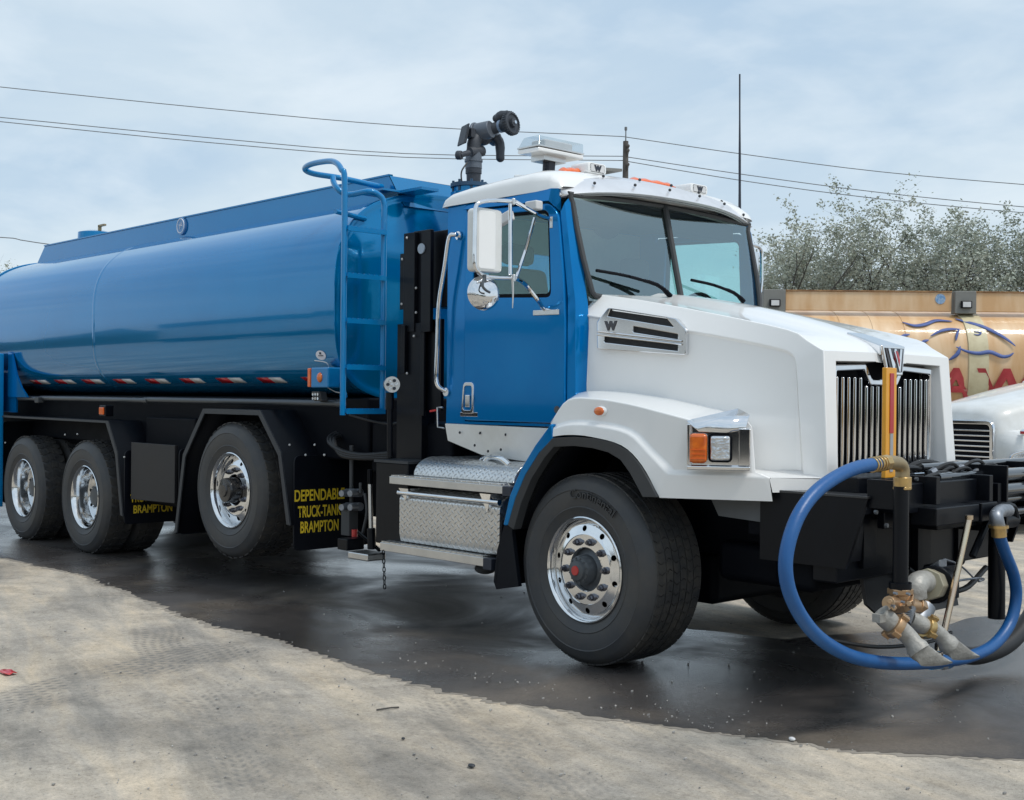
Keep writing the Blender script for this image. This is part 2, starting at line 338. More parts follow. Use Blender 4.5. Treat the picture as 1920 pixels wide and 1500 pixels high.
# ================================================================== SETTING
TRACKS = (((350, 1290), (480, 1480), .13, .75), ((860, 1320), (1010, 1490), .12, .6), ((930, 1310), (1080, 1480), .12, .5), ((90, 1300), (330, 1240), .22, .9), ((470, 1330), (640, 1500), .11, .5), ((1250, 1400), (1440, 1500), .12, .5))
def ground_mat(wet):
    m = bpy.data.materials.new('wet_asphalt' if wet else 'dusty_yard_ground'); m.use_nodes = True; t = m.node_tree; b = t.nodes['Principled BSDF']
    tc_ = t.nodes.new('ShaderNodeTexCoord')
    def noi(sc_, det=6, dist=0, rough=.6, vec=None):
        n = t.nodes.new('ShaderNodeTexNoise'); n.inputs['Scale'].default_value = sc_; n.inputs['Detail'].default_value = det; n.inputs['Distortion'].default_value = dist; n.inputs['Roughness'].default_value = rough
        t.links.new(vec if vec else tc_.outputs['Object'], n.inputs['Vector']); return n.outputs['Fac']
    def ramp(src, stops):
        r = t.nodes.new('ShaderNodeValToRGB'); e = r.color_ramp.elements
        while len(e) < len(stops): e.new(.5)
        for i, (p, c) in enumerate(stops): e[i].position = p; e[i].color = (*c, 1) if len(c) == 3 else c
        t.links.new(src, r.inputs[0]); return r.outputs[0]
    def mixc(f, a, c, mode='MIX'):
        q = t.nodes.new('ShaderNodeMixRGB'); q.blend_type = mode
        for i, v in enumerate((f, a, c)):
            if isinstance(v, (int, float)): q.inputs[i].default_value = v
            elif isinstance(v, tuple): q.inputs[i].default_value = (*v, 1)
            else: t.links.new(v, q.inputs[i])
        return q.outputs[0]
    G = lambda x: (x, x, x)
    def ma(op, *a):
        q = t.nodes.new('ShaderNodeMath'); q.operation = op
        for k, v in enumerate(a):
            if isinstance(v, (int, float)): q.inputs[k].default_value = v
            else: t.links.new(v, q.inputs[k])
        return q.outputs[0]
    if not wet:
        base = ramp(noi(.75, 9, .7, .68), [(.30, (.34, .315, .28)), (.46, (.45, .405, .345)), (.58, (.54, .475, .39)), (.74, (.66, .57, .45))])
        base = mixc(.8, base, ramp(noi(.42, 5, 1.0), [(.44, G(1.0)), (.62, G(.70))]), 'MULTIPLY')
        base = mixc(.8, base, ramp(noi(2.6, 7, .6, .7), [(.36, G(.74)), (.5, G(1.0)), (.68, G(1.14))]), 'MULTIPLY')
        for (pa, pb, sc_u, w8) in (((560, 1200), (900, 1500), 2.4, .8), ((1150, 1350), (1500, 1480), 5.0, .45)):
            a_, b_ = Z(*pa, 0), Z(*pb, 0); mp = t.nodes.new('ShaderNodeMapping'); mp.vector_type = 'TEXTURE'; mp.inputs['Rotation'].default_value = (0, 0, atan2(b_.y-a_.y, b_.x-a_.x)); mp.inputs['Scale'].default_value = (4.0, .55, 1)
            t.links.new(tc_.outputs['Object'], mp.inputs[0])
            base = mixc(w8, base, ramp(noi(sc_u*.55, 6, .5, .62, mp.outputs[0]), [(.38, (.74, .76, .78)), (.50, G(1.0)), (.64, (1.22, 1.16, 1.06))]), 'MULTIPLY')
        sx = t.nodes.new('ShaderNodeSeparateXYZ'); t.links.new(tc_.outputs['Object'], sx.inputs[0])
        for (pa, pb, wd_, dk) in TRACKS:
            a_, b_ = Z(*pa, 0), Z(*pb, 0); d_ = (b_-a_).normalized(); n_ = V((-d_.y, d_.x, 0))
            wob = ma('MULTIPLY', ma('SUBTRACT', noi(.5, 2), .5), .5)
            u = ma('ADD', ma('ADD', ma('MULTIPLY', ma('SUBTRACT', sx.outputs['X'], a_.x), n_.x), ma('MULTIPLY', ma('SUBTRACT', sx.outputs['Y'], a_.y), n_.y)), wob)
            v = ma('ADD', ma('MULTIPLY', sx.outputs['X'], d_.x), ma('MULTIPLY', sx.outputs['Y'], d_.y))
            au = ma('ABSOLUTE', u); inb = ma('SUBTRACT', 1.0, ma('MINIMUM', 1.0, ma('MAXIMUM', 0.0, ma('MULTIPLY', ma('SUBTRACT', au, wd_), 22.0))))
            lug = ma('MULTIPLY', ma('ADD', ma('SINE', ma('MULTIPLY', ma('ADD', v, ma('MULTIPLY', au, .8)), 92.0)), 1.0), .5)
            rib = ma('MULTIPLY', ma('ADD', ma('SINE', ma('MULTIPLY', u, 125.0)), 1.0), .5)
            patch = ramp(noi(1.7, 4, .5), [(.42, G(0)), (.60, G(1))])
            amt = ma('MULTIPLY', ma('MULTIPLY', inb, patch), ma('ADD', .30, ma('MULTIPLY', ma('MULTIPLY', lug, rib), .8)))
            base = mixc(ma('MULTIPLY', amt, dk), base, (.20, .19, .175))
        base = mixc(.9, base, ramp(noi(15, 9, 0, .9), [(.36, G(.66)), (.47, G(.95)), (.54, G(1.02)), (.68, G(1.25))]), 'MULTIPLY')
        base = mixc(.9, base, ramp(noi(62, 5, 0, .9), [(.36, G(.30)), (.43, G(.92)), (.58, G(1.0)), (.68, G(1.5))]), 'MULTIPLY')
        rg = .92
        t.links.new(base, b.inputs['Base Color']); b.inputs['Roughness'].default_value = rg; b.inputs['Specular IOR Level'].default_value = .25
    else:
        base = ramp(noi(.8, 7, .5), [(.32, (.040, .039, .040)), (.50, (.068, .062, .059)), (.68, (.140, .118, .096))])
        base = mixc(.9, base, ramp(noi(70, 5, 0, .8), [(.34, G(.7)), (.5, G(1.0)), (.7, G(1.35))]), 'MULTIPLY')
        speck = ramp(noi(190, 2, 0, .6), [(.70, G(0)), (.76, G(1))]); pm = ramp(noi(1.3, 4, .3), [(.5, G(0)), (.62, G(.8))])
        sp = t.nodes.new('ShaderNodeMath'); sp.operation = 'MULTIPLY'; t.links.new(speck, sp.inputs[0]); t.links.new(pm, sp.inputs[1])
        base = mixc(sp.outputs[0], base, (.34, .31, .26))
        t.links.new(base, b.inputs['Base Color'])
        ro = ramp(noi(.7, 5, .6), [(.36, G(.12)), (.50, G(.30)), (.66, G(.62))])
        t.links.new(ro, b.inputs['Roughness']); b.inputs['Specular IOR Level'].default_value = .55
    bm = t.nodes.new('ShaderNodeBump'); bm.inputs['Strength'].default_value = .22 if wet else .75; bm.inputs['Distance'].default_value = .008
    t.links.new(noi(60, 6, 0, .75), bm.inputs['Height']); t.links.new(bm.outputs[0], b.inputs['Normal'])
    return m
g = MB(); g.quad((-600, -600, 0), (600, -600, 0), (600, 600, 0), (-600, 600, 0)); tag(g.build('ground', ground_mat(False)), kind='structure')
# wet asphalt: a sheet whose edge runs ragged along the near side of the truck
edge = [(-14, -.55), (-10, -.62), (-6.65, -.72), (-5.22, -.60), (-3.45, -.78), (-2.4, -.93), (-1.93, -.84), (-1.24, -.90), (-.56, -.96), (.0, -.94), (.38, -.88), (.86, -.69), (1.36, -.53), (1.9, -.30), (2.35, 0.0), (2.9, .35), (3.8, 1.2)]
far = [(4.6, 2.4), (4.6, 4.6), (3.2, 6.4), (1.6, 6.6), (.9, 4.4), (.75, 2.9), (.55, 2.0), (.30, 1.55), (-.3, 1.35), (-.8, 2.0), (-2.3, 2.9), (-3.5, 3.0), (-5.0, 2.5), (-6.3, 2.3), (-8, 2.2), (-10, 1.6), (-14, 1.6)]
pts = []
for seq, amp in ((edge, .055), (far, .12)):
    for (x0, y0), (x1, y1) in zip(seq, seq[1:]):
        k = max(2, int(sqrt((x1-x0)**2+(y1-y0)**2)/.022))
        for j in range(k):
            x, y = x0+(x1-x0)*j/k, y0+(y1-y0)*j/k
            d = noise.noise(V((x*2.2, y*2, 3)))*amp+noise.noise(V((x*9, y*3, 9)))*amp*.5+noise.noise(V((x*24, y*8, 1)))*amp*.7+noise.noise(V((x*60, y*20, 4)))*amp*.6
            if seq is far:
                ln = sqrt((x1-x0)**2+(y1-y0)**2); d = noise.noise(V((x*1.7, y*1.7, 3)))*.16; pts.append((x-(y1-y0)/ln*d, y+(x1-x0)/ln*d))
            else: pts.append((x, y+d))
    if seq is edge: NEAR = len(pts)
def sheet(name, P, z, m):
    cu = bpy.data.curves.new(name, 'CURVE'); cu.dimensions = '2D'; cu.fill_mode = 'BOTH'
    q = cu.splines.new('POLY'); q.points.add(len(P)-1); q.use_cyclic_u = True
    for i, p in enumerate(P): q.points[i].co = (p[0], p[1], 0, 1)
    tag(link(name, place(curve_mesh(name, cu, m), (0, 0, z), (1, 0, 0), (0, 1, 0))), kind='structure')
sheet('wet_asphalt', pts, .0030, ground_mat(True))
damp = []
for i, (x, y) in enumerate(pts):
    near = i < NEAR
    g_ = .020+.045*max(0, noise.noise(V((x*3.1, 7, 2)))+.35)+.030*noise.noise(V((x*17, 5, y*9)))+.020*noise.noise(V((x*55, 8, y*30)))
    damp.append((x, y-max(g_, .004) if near else y))
dm = mat('damp_ground', (.24, .215, .185), .85, 0, 0, .2, (.32, .285, .24), 3.0, .3, 60)
sheet('damp_ground', damp, .0015, dm)
# gravel crumbs
gb = MB()
for i in range(360):
    if i < 290: p = Z(random.uniform(-40, 1960), random.uniform(1090, 1500)**1, .002)
    else: t = random.random(); p = V((-.9+3.0*t+random.gauss(0, .12), -.62+.25*t+random.gauss(0, .09), .004))
    r = random.choice((.0025, .003, .003, .004, .006))
    a = random.uniform(0, 3); c = V((p.x, p.y, r*.5+.003))
    gb.obox(c, V((cos(a), sin(a), .2))*r, V((-sin(a), cos(a), .1))*r*.7, V((.1, 0, 1))*r*.55)
tag(gb.build('gravel', M['stone'], bevel=0, sharp=80), kind='stuff')
def pebble(px, py, r, m, name, label, cat, sq=.6):
    p = Z(px, py, 0); b = MB(); rows = []
    for i in range(7):
        rows.append([V((r*sin(pi*i/6)*cos(2*pi*j/10)*(1+.2*sin(3*j)), r*sin(pi*i/6)*sin(2*pi*j/10)*.8, r*sq*cos(pi*i/6)+r*sq*.9)) for j in range(10)])
    b.grid(rows, closed=True); o = b.build(name, m, loc=(p.x, p.y, .004)); tag(o, label, cat)
pebble(1485, 1391, .016, M['whitet'], 'pebble', 'small white pebble at the edge of the wet patch', 'pebble')
pebble(884, 1440, .018, M['edge'], 'stone', 'small dark stone on the dry ground at the bottom centre', 'stone', .4)
pebble(756, 1388, .010, M['edge'], 'stone', 'tiny dark stone between the dark stone and the twig', 'stone', .5)
p = Z(10, 1264, 0); b = MB(); b.grid([[V((i*.028-.05, j*.02-.02, .008+.012*noise.noise(V((i*1.3, j*1.7, 2))))) for j in range(4)] for i in range(5)])
tag(b.build('litter_scrap', M['red'], solid=.002, loc=(p.x, p.y, .006)), 'small crumpled red scrap lying on the dry ground at the far left', 'litter')
a, c = Z(706, 1331, .006), Z(748, 1326, .006); b = MB(); b.tube([a, a.lerp(c, .5)+V((.01, .01, .004)), c], .004, 6)
tag(b.build('twig', M['bark']), 'thin dark twig lying on the dry ground below the wet patch', 'twig')

# ------------------------------------------------------------------ utility pole and wires
pr = empty('utility_pole', tuple(D(1169, 745, 45)[:2])+(0,)); tag(pr, 'weathered wooden utility pole rising behind the cab roof', 'pole')
b = MB(); b.cyl((0, 0, 0), (0, 0, 10.9), .16, .10, 12); b.build('pole_shaft', M['wood'], pr)
b = MB(); b.cyl((0, 0, 10.8), (0, 0, 11.35), .025, .02, 8); b.cyl((0, 0, 11.3), (0, 0, 11.42), .05, .05, 8); b.build('top_pin', M['cable'], pr)
for k, z in ((0, 10.62), (1, 10.46), (2, 9.95)):
    b = MB(); b.tube([(-.05, 0, z-.1), (.08, -.03, z-.12), (.15, -.05, z-.02), (.15, -.05, z+.08)], .035, 8, 3); b.ball((.15, -.05, z+.08), .07, 8); b.build('insulator_bracket', M['wood'], pr)
def wire(pts, label):
    b = MB(); b.tube(pts, .016, 5, 4); tag(b.build('power_line', M['cable']), label, 'wire', None)
wire([D(-260, 134, 44), D(0, 163, 44), D(400, 204, 44), D(760, 236, 45), D(1167, 256, 45)], 'topmost wire from the left edge of the sky to the pole')
wire([D(1167, 256, 45), D(1400, 290, 45), D(1650, 322, 45), D(1920, 346, 45), D(2250, 370, 45)], 'topmost wire from the pole over the trees to the right')
wire([D(-260, 196, 44), D(0, 220, 44), D(400, 259, 44), D(760, 288, 45), D(1167, 293, 45)], 'upper of the close pair of wires left of the pole')
wire([D(-260, 200, 44), D(0, 228, 44), D(400, 268, 44), D(760, 295, 45), D(1167, 301, 45)], 'lower of the close pair of wires left of the pole')
wire([D(1167, 293, 45), D(1400, 328, 45), D(1650, 361, 45), D(1920, 388, 45), D(2250, 415, 45)], 'middle wire from the pole crossing the tree tops on the right')
wire([D(1167, 301, 45), D(1400, 340, 45), D(1650, 373, 45), D(1920, 399, 45), D(2250, 425, 45)], 'lowest wire from the pole crossing the tree tops on the right')
wire([D(-260, 436, 40), D(0, 445, 40), D(70, 455, 40), D(400, 500, 40)], 'low wire at the left edge passing behind the blue tank')

# ------------------------------------------------------------------ trees
def make_tree(base, h, spread, seed, label, nleaf=9000, lean=0):
    rnd = random.Random(seed); root = empty('tree', base); tag(root, label, 'tree', 'loose grey-green trees behind the orange tanker')
    tb = MB(); tips = []
    def branch(p, d, ln, r, lev):
        n = 5; pts = [p]; q = p.copy(); dd = d.copy()
        for i in range(n):
            dd = (dd+V((rnd.gauss(0, .13), rnd.gauss(0, .13), rnd.gauss(.05, .08)))).normalized(); q = q+dd*ln/n; pts.append(q.copy())
        rs = [r*(1-.65*i/n) for i in range(n+1)]
        if lev < 4: tb.tube(pts, [q_*(1, .9, .6, .45)[lev] for q_ in rs], 6 if lev < 2 else 4)
        if lev >= 2:
            for a, bq in zip(pts[1:], pts[2:]): tips.append((a, bq, lev))
        if lev < 4:
            kids = (6, 5, 4, 3)[lev]
            for k in range(kids):
                t = .35+.65*(k+rnd.random())/kids; i = min(int(t*n), n-1); o_ = pts[i].lerp(pts[i+1], t*n-i)
                ax = V((rnd.gauss(0, 1), rnd.gauss(0, 1), rnd.uniform(-.1, .7))).normalized()
                nd = (dd*.75+ax*.85).normalized()
                branch(o_, nd, ln*rnd.uniform(.48, .68), r*.42, lev+1)
    for k in range(4):
        a = 2*pi*k/4+rnd.uniform(-.5, .5)
        branch(V((0, 0, h*.16)), V((cos(a)*spread*.55, sin(a)*spread*.55, 1)).normalized(), h*.50, .10, 0)
    tb.cyl((0, 0, 0), (0, 0, h*.18), .17, .12, 10)
    tb.build('trunk', M['bark'], root, recalc=False)
    lb = MB(); k_ = 0; ends = [q for q in tips if q[2] >= 3]; per = 11
    for i in range(nleaf//per):
        a, bq, lev = rnd.choice(ends); cc = a.lerp(bq, rnd.random()); cs = rnd.uniform(.07, .17)
        for j in range(per):
            c = cc+V((rnd.gauss(0, cs), rnd.gauss(0, cs), rnd.gauss(0, cs*.8)))
            s = rnd.uniform(.035, .075); u = V((rnd.gauss(0, 1), rnd.gauss(0, 1), rnd.gauss(0, .6))).normalized(); w_ = u.cross(V((rnd.gauss(0, 1), rnd.gauss(0, 1), rnd.gauss(0, 1)))).normalized()
            mi = 0 if rnd.random() < .62 else 1
            lb.add([c-u*s, c+w_*s*.55, c+u*s, c-w_*s*.55], [(0, 1, 2, 3)], mi)
    lb.build('crown', [M['leaf'], M['leaf2']], root, recalc=False, sharp=180)
    return root
for px, dep, h, sp, sd_, lab in ((1462, 47, 4.9, .5, 11, 'small sparse tree tip just right of the cab mirror'),
                                (1528, 44, 8.2, .8, 12, 'leftmost tall loose-leaved tree behind the orange tanker'),
                                (1668, 45, 8.6, .9, 13, 'tallest grey-green tree behind the orange tanker, above the horse emblem'),
                                (1800, 46, 7.9, .9, 14, 'grey-green tree behind the upright lamp bracket on the orange tanker'),
                                (1935, 44, 7.9, .9, 15, 'grey-green tree cut off by the right edge of the photo'),
                                (1590, 51, 6.6, .9, 16, 'lower tree filling the gap between the leftmost and the tallest tree'),
                                (1730, 52, 6.6, .9, 17, 'lower tree filling the gap right of the tallest tree')):
    p = D(px, 750, dep); make_tree((p.x, p.y, 0), h, sp, sd_, lab, 17000 if h > 6 else 5000)
p = D(-30, 750, 60); t_ = make_tree((p.x, p.y, 0), 7.9, .7, 21, 'twig ends of a tree showing above the rear of the blue tank', 3500)
t_['group'] = 'tree twigs at the left edge'

# ------------------------------------------------------------------ orange tank trailer, broadside behind the cab
RV = V((RT0.x, RT0.y, 0)).normalized(); AZ = atan2(RV.y, RV.x)
p0 = D(1482, 750, 20); ot = empty('tank_trailer', (p0.x, p0.y, 0), None, AZ)
tag(ot, 'faded orange tank trailer with a blue horse head and red lettering, behind the white hood', 'tank trailer')
K = 20/FOC; zl = lambda py: 1.4992+(750-py)*K+.02      # local height of a row of the photograph at that distance
xl = lambda px: (px-1482)*K
def otm():
    m = mat('faded_orange_paint', (.64, .40, .20), .45, 0, .3, .5, (.70, .46, .24), 1.4); t = m.node_tree; b = t.nodes['Principled BSDF']
    tc_ = t.nodes.new('ShaderNodeTexCoord'); mp = t.nodes.new('ShaderNodeMapping'); mp.inputs['Scale'].default_value = (1.6, .5, .35); t.links.new(tc_.outputs['Object'], mp.inputs[0])
    n = t.nodes.new('ShaderNodeTexNoise'); n.inputs['Scale'].default_value = 2.2; n.inputs['Detail'].default_value = 4; t.links.new(mp.outputs[0], n.inputs['Vector'])
    r = t.nodes.new('ShaderNodeValToRGB'); r.color_ramp.elements[0].position = .4; r.color_ramp.elements[1].position = .62
    r.color_ramp.elements[0].color = (.60, .36, .17, 1); r.color_ramp.elements[1].color = (.72, .51, .31, 1)
    t.links.new(n.outputs['Fac'], r.inputs[0]); t.links.new(r.outputs[0], b.inputs['Base Color']); return m
M['orange'] = otm(); M['cream'] = mat('cream_band', (.62, .55, .36), .5, 0, .2, .5, (.52, .44, .27), 5); M['bracket'] = mat('grey_bracket', (.20, .20, .185), .6)
TW, TH, TZ, TL = 1.25, .95, zl(577)-.93, 9.5
def ty(z):                                              # outer face of that tank at height z
    q = min(abs(z-TZ)/TH, 1); return TW-TW*(1-q**2.6)**(1/2.6)
b = MB(); rows = []
for x in [0-.10, 0, .02]+[TL*i/6 for i in range(1, 7)]:
    rows.append([V((x, TW+sell(2*pi*j/48, TW*(.93 if x < 0 else 1), TH*(.93 if x < 0 else 1), 2.6)[0], TZ+sell(2*pi*j/48, TW, TH*(.93 if x < 0 else 1), 2.6)[1])) for j in range(48)])
b.grid(rows, closed=True); b.add(rows[0], [tuple(range(48))]); b.add(rows[-1], [tuple(range(48))]); b.build('tank_shell', M['orange'], ot)
for px, w_ in ((1700, .03), (1640, .03), (1580, .02)):
    b = MB(); x = xl(px); b.grid([[V((x+dx_, TW+sell(2*pi*j/48, TW+e, TH+e, 2.6)[0], TZ+sell(2*pi*j/48, TW+e, TH+e, 2.6)[1])) for j in range(48)] for dx_, e in ((0, -.01), (.006, .008), (w_, .008), (w_+.006, -.01))], closed=True)
    b.build('weld_band', M['orange'], ot)
for px in (1815, 2400):
    b = MB(); x = xl(px); b.grid([[V((x+dx_, TW+sell(2*pi*j/48, TW+e, TH+e, 2.6)[0], TZ+sell(2*pi*j/48, TW+e, TH+e, 2.6)[1])) for j in range(48)] for dx_, e in ((0, -.01), (.01, .02), (.33, .02), (.34, -.01))], closed=True)
    b.build('cream_band', M['cream'], ot)
b = MB(); zt = zl(543)
for x0, x1 in ((0, xl(1800)), (xl(1845), TL)):
    b.box(x0, x1, .42, .50, zl(580), zt)
b.build('top_coaming_board', M['orange'], ot, bevel=.01)
b = MB(); b.box(0, xl(1800), .40, .52, zt, zt+.02); b.box(xl(1845), TL, .40, .52, zt, zt+.02); b.build('coaming_edge', M['rust'], ot)
for px0, px1 in ((1437, 1482), (1803, 1846)):
    b = MB(); x0, x1 = xl(px0)+.01, xl(px1)-.01; b.box(x0, x1, .36, .56, zl(584), zl(541)); q = b.build('lamp_bracket', M['bracket'], ot, bevel=.01)
    b = MB(); cx_ = (x0+x1)/2; b.box(cx_-.09, cx_+.09, .31, .355, zl(574), zl(560)); b.build('work_lamp', M['black'], q, bevel=.01)
    b = MB(); b.box(cx_-.065, cx_+.065, .30, .308, zl(572), zl(562)); b.build('lamp_lens', M['whitet'], q)
b = MB(); b.cyl((xl(1778), .412, zl(556)), (xl(1778), .418, zl(556)), .085, .085, 20); b.build('round_badge', mat('pale_blue_badge', (.10, .25, .48), .5, var=(.4, .5, .6), scale=30), ot)
def ribbon(pts, wmax, nm):
    P = smooth_pts([(1400+px*.27083, 300+py*.27083, 0) for px, py in pts], 6); b = MB(); n = len(P); top, bot = [], []
    for i, q in enumerate(P):
        t = i/(n-1); a = P[min(i+1, n-1)]-P[max(i-1, 0)]; nn = V((-a.y, a.x, 0)).normalized(); w_ = wmax*.27083*(.14+.66*sin(pi*min(max(t, .0), 1))**.7)*.5
        for lst, sg in ((top, 1), (bot, -1)):
            x, y = q.x+nn.x*w_*sg, q.y+nn.y*w_*sg; z = zl(y); lst.append(V((xl(x), ty(z)-.034, z)))
    b.grid([top, bot]); return b
hb = MB()
for pts_, w_ in (([(1105, 1115), (1180, 1140), (1260, 1130), (1350, 1100), (1460, 1105)], 26), ([(1275, 1217), (1350, 1180), (1420, 1165), (1498, 1165)], 24), ([(1484, 1165), (1462, 1205), (1448, 1248)], 22),
                 ([(1490, 1085), (1560, 1110), (1650, 1140), (1740, 1190), (1810, 1240), (1858, 1282)], 30), ([(1585, 1180), (1632, 1188), (1612, 1204), (1580, 1200)], 12),
                 ([(1445, 1290), (1520, 1322), (1600, 1334), (1680, 1325), (1760, 1355), (1810, 1350), (1842, 1328)], 34), ([(1475, 1285), (1452, 1340), (1393, 1384)], 34), ([(1055, 1228), (1095, 1212), (1135, 1206)], 22), ([(1195, 1275), (1225, 1255), (1262, 1243)], 26)):
    q = ribbon(pts_, w_, ''); hb.add(q.v, q.f)
hb.build('horse_emblem', mat('faded_blue_print', (.06, .10, .30), .6, var=(.10, .15, .36)), ot, solid=.004, recalc=False)
me_o = text('red_lettering', 'A', .74, (0, 0, 0), (1, 0, 0), (0, 0, 1), mat('faded_red_print', (.42, .03, .04), .6, var=(.5, .07, .07)), ot, .002, .020, 1, fit=78*K)
me_w = text('red_lettering', 'W', .74, (0, 0, 0), (1, 0, 0), (0, 0, 1), me_o.data.materials[0], ot, .002, .020, 1, fit=112*K)
for me_, px0 in ((me_o, 1753), (me_w, 1830)):
    for v in me_.data.vertices:
        z = zl(750)+v.co.z; v.co = (xl(px0)+v.co.x, ty(z)-.034+v.co.y*1.0, z)
b = MB(); b.grid([[V((xl(px), ty(zl(py))-.018, zl(py))) for px in (1700, 1800, 1900, 2100)] for py in (729, 733)]); b.build('red_stripe', mat('faded_pink_print', (.60, .22, .18), .6), ot)
b = MB(); b.box(-.05, TL, .55, .70, .95, TZ-TH+.06); b.box(-.05, TL, 1.8, 1.95, .95, TZ-TH+.06); b.build('chassis_beam', M['black'], ot)
for x in (.9, 2.2, 6.6, 7.9):
    b = MB(); b.lathe([(.3, .0), (.42, -.02), (.5, .02), (.53, .06), (.53, .3), (.3, .3)], (x, .1, .53), (0, 1, 0), 32); wq = b.build('wheel', M['side'], ot)
    b = MB(); b.lathe([(0, .1), (.2, .1), (.28, .02), (.3, .0)], (x, .1, .53), (0, 1, 0), 32); b.build('rim', M['alu'], wq)

# ------------------------------------------------------------------ white truck, nose towards us, right edge
wd = D(1802, 750, 14.5); hdg = atan2(-FWD.y*cos(R(60))-RV.y*sin(R(60)), -FWD.x*cos(R(60))-RV.x*sin(R(60)))
wt = empty('truck', (wd.x, wd.y, 0), None, hdg); tag(wt, 'dusty white truck with a barred chrome grille, cut off by the right edge', 'truck')
# local: x forward, y to its left (= right in the picture), z up; origin under the middle of the grille
b = MB(); st = [(0.06, .50, .60, 1.34, .70), (0.0, .56, .80, 1.42, .70), (-.18, .60, .98, 1.47, .66), (-.5, .64, 1.10, 1.53, .62), (-1.1, .72, 1.14, 1.64, .62), (-1.7, .78, 1.14, 1.74, .62), (-2.35, .82, 1.14, 1.82, .62)]
def sec(x, wt_, wb, zt_, zb):
    zc_ = zb+(zt_-zb)*.62
    half = [(0, zt_+.03), (wt_*.55, zt_+.015), (wt_*.9, zt_-.03), (wt_, zt_-.12), (wt_+.03, zc_+.02), (wb*.93, zc_-.03), (wb, zc_-.16), (wb, zb+.08), (wb*.97, zb)]
    return [V((x, -y, z)) for y, z in reversed(half)]+[V((x, y, z)) for y, z in half[1:]]
rows = [sec(*s) for s in st]; b.grid(rows); b.add(rows[0], [tuple(range(len(rows[0])))]); b.build('hood', M['oldwhite'], wt, sharp=60)
GW, g0, g1 = .54, .70, 1.29
gf = plate('grille_surround', rounded([(-GW, g0), (GW, g0), (GW, g1), (-GW, g1)], .10), [rounded([(-GW+.05, g0+.05), (GW-.05, g0+.05), (GW-.05, g1-.05), (-GW+.05, g1-.05)], .06)], (.085, 0, 0), (0, 1, 0), (0, 0, 1), .03, M['chrome'], wt, .01)
b = MB(); b.box(.062, .068, -GW+.03, GW-.03, g0+.03, g1-.03); b.build('grille_back', M['mattblack'], gf)
for i in range(7):
    z = g0+.10+i*.060; b = MB(); b.box(.07, .095, -GW+.05, GW-.05, z, z+.018); b.build('grille_bar', M['chrome'], gf, bevel=.004)
for sg in (1, -1):
    q = plate('headlight', rounded([(-.16*1, .80), (.20, .82), (.22, .92), (.05, .98), (-.14, .92)], .06), [], (.0, sg*.86, 0), (-.62*1, sg*.78, 0), (0, 0, 1), .05, M['chrome'], wt, .01)
    q2 = plate('headlight_lens', rounded([(-.12, .82), (.17, .84), (.18, .91), (.04, .955), (-.11, .905)], .04), [], (.03, sg*.885, 0), (-.62, sg*.78, 0), (0, 0, 1), .03, M['lens'], q, .004)
b = MB(); b.box(.02, .16, -1.12, 1.12, .42, .66); b.build('bumper', M['mattblack'], wt, bevel=.03)
b = MB(); b.ball((-.05, .83, 1.16), .055, 10, sc_=(.35, 1.1, .75)); q = b.build('oval_badge', M['chrome'], wt)
b = MB(); b.box(-.028, -.020, .80, .86, 1.145, 1.175); b.build('badge_mark', M['redt'], q)
b = MB(); b.box(-3.95, -2.35, -1.0, 1.0, .75, 1.8); b.prism([(-2.37, -1.0, 1.8), (-2.8, -.92, 2.6), (-3.95, -.92, 2.65), (-3.95, -1.0, 1.8)], (0, 1.98, 0)); b.build('cab', M['oldwhite'], wt, bevel=.05)
q = plate('windscreen', rounded([(-.85, .05), (.85, .05), (.78, .72), (-.78, .72)], .06), [], (-2.35, 0, 1.83), (0, 1, 0), (-.48, 0, .877), .02, M['mattblack'], wt)
for sg in (1, -1):
    b = MB(); b.lathe([(.28, .0), (.42, -.02), (.5, .02), (.52, .06), (.52, .26), (.28, .26)], (-1.0, sg*1.12, .52), (0, -sg, 0), 32); wq = b.build('wheel', M['side'], wt)
    b = MB(); b.lathe([(0, .08), (.2, .08), (.27, .02), (.285, .0)], (-1.0, sg*1.12, .52), (0, -sg, 0), 32); b.build('rim', M['alu'], wq)
# ------------------------------------------------------------------ the yard behind the camera, seen mirrored in the tank and the chrome; tree belt added for it
for i, x in enumerate((-46, -33, -20.5, -9.5, 3, 15)):
    t = empty('box_trailer', (x, -21+.6*(i % 3), 0)); tag(t, ('farthest left of the white box trailers mirrored in the blue tank', 'white box trailer mirrored in the tank, second from the left end', 'short white box trailer mirrored in the middle of the blue tank', 'white box trailer mirrored just left of the ladder on the blue tank', 'white box trailer across the yard mirrored in the chrome of the wheels', 'farthest right of the white box trailers across the yard')[i], 'trailer', 'box trailers mirrored in the tank')
    ln = (10.5, 9.8, 8, 10, 9.5, 10)[i]; b = MB(); b.box(0, ln, -2.5, 0, 1.25, 3.7); b.build('box_body', M['oldwhite'], t, bevel=.04)
    b = MB(); b.box(-.02, ln+.02, -2.52, .02, 3.55, 3.95); b.box(0, ln, -2.52, .02, .55, 1.30); b.build('roof_rail', M['mattblack'], t)
    b = MB(); b.box(.3, 2.6, -2.4, 0, .0, 1.0); b.box(ln-1.6, ln-1.4, -2.3, -.1, 0, 1.0); b.build('running_gear', M['rubber'], t)
b = MB(); rnd = random.Random(5)
tw = []
for i in range(161):
    a = pi+pi*i/160; rr = 75; hh = 4.0+2.4*noise.noise(V((i*.11, 0, 0)))+1.5*noise.noise(V((i*.6, 3, 0)))
    tw.append((cos(a)*rr, sin(a)*rr, hh))
b.grid([[V((x, y, 0)) for x, y, h in tw], [V((x, y, h)) for x, y, h in tw], [V((x*1.06, y*1.06, h)) for x, y, h in tw], [V((x*1.06, y*1.06, 0)) for x, y, h in tw]])
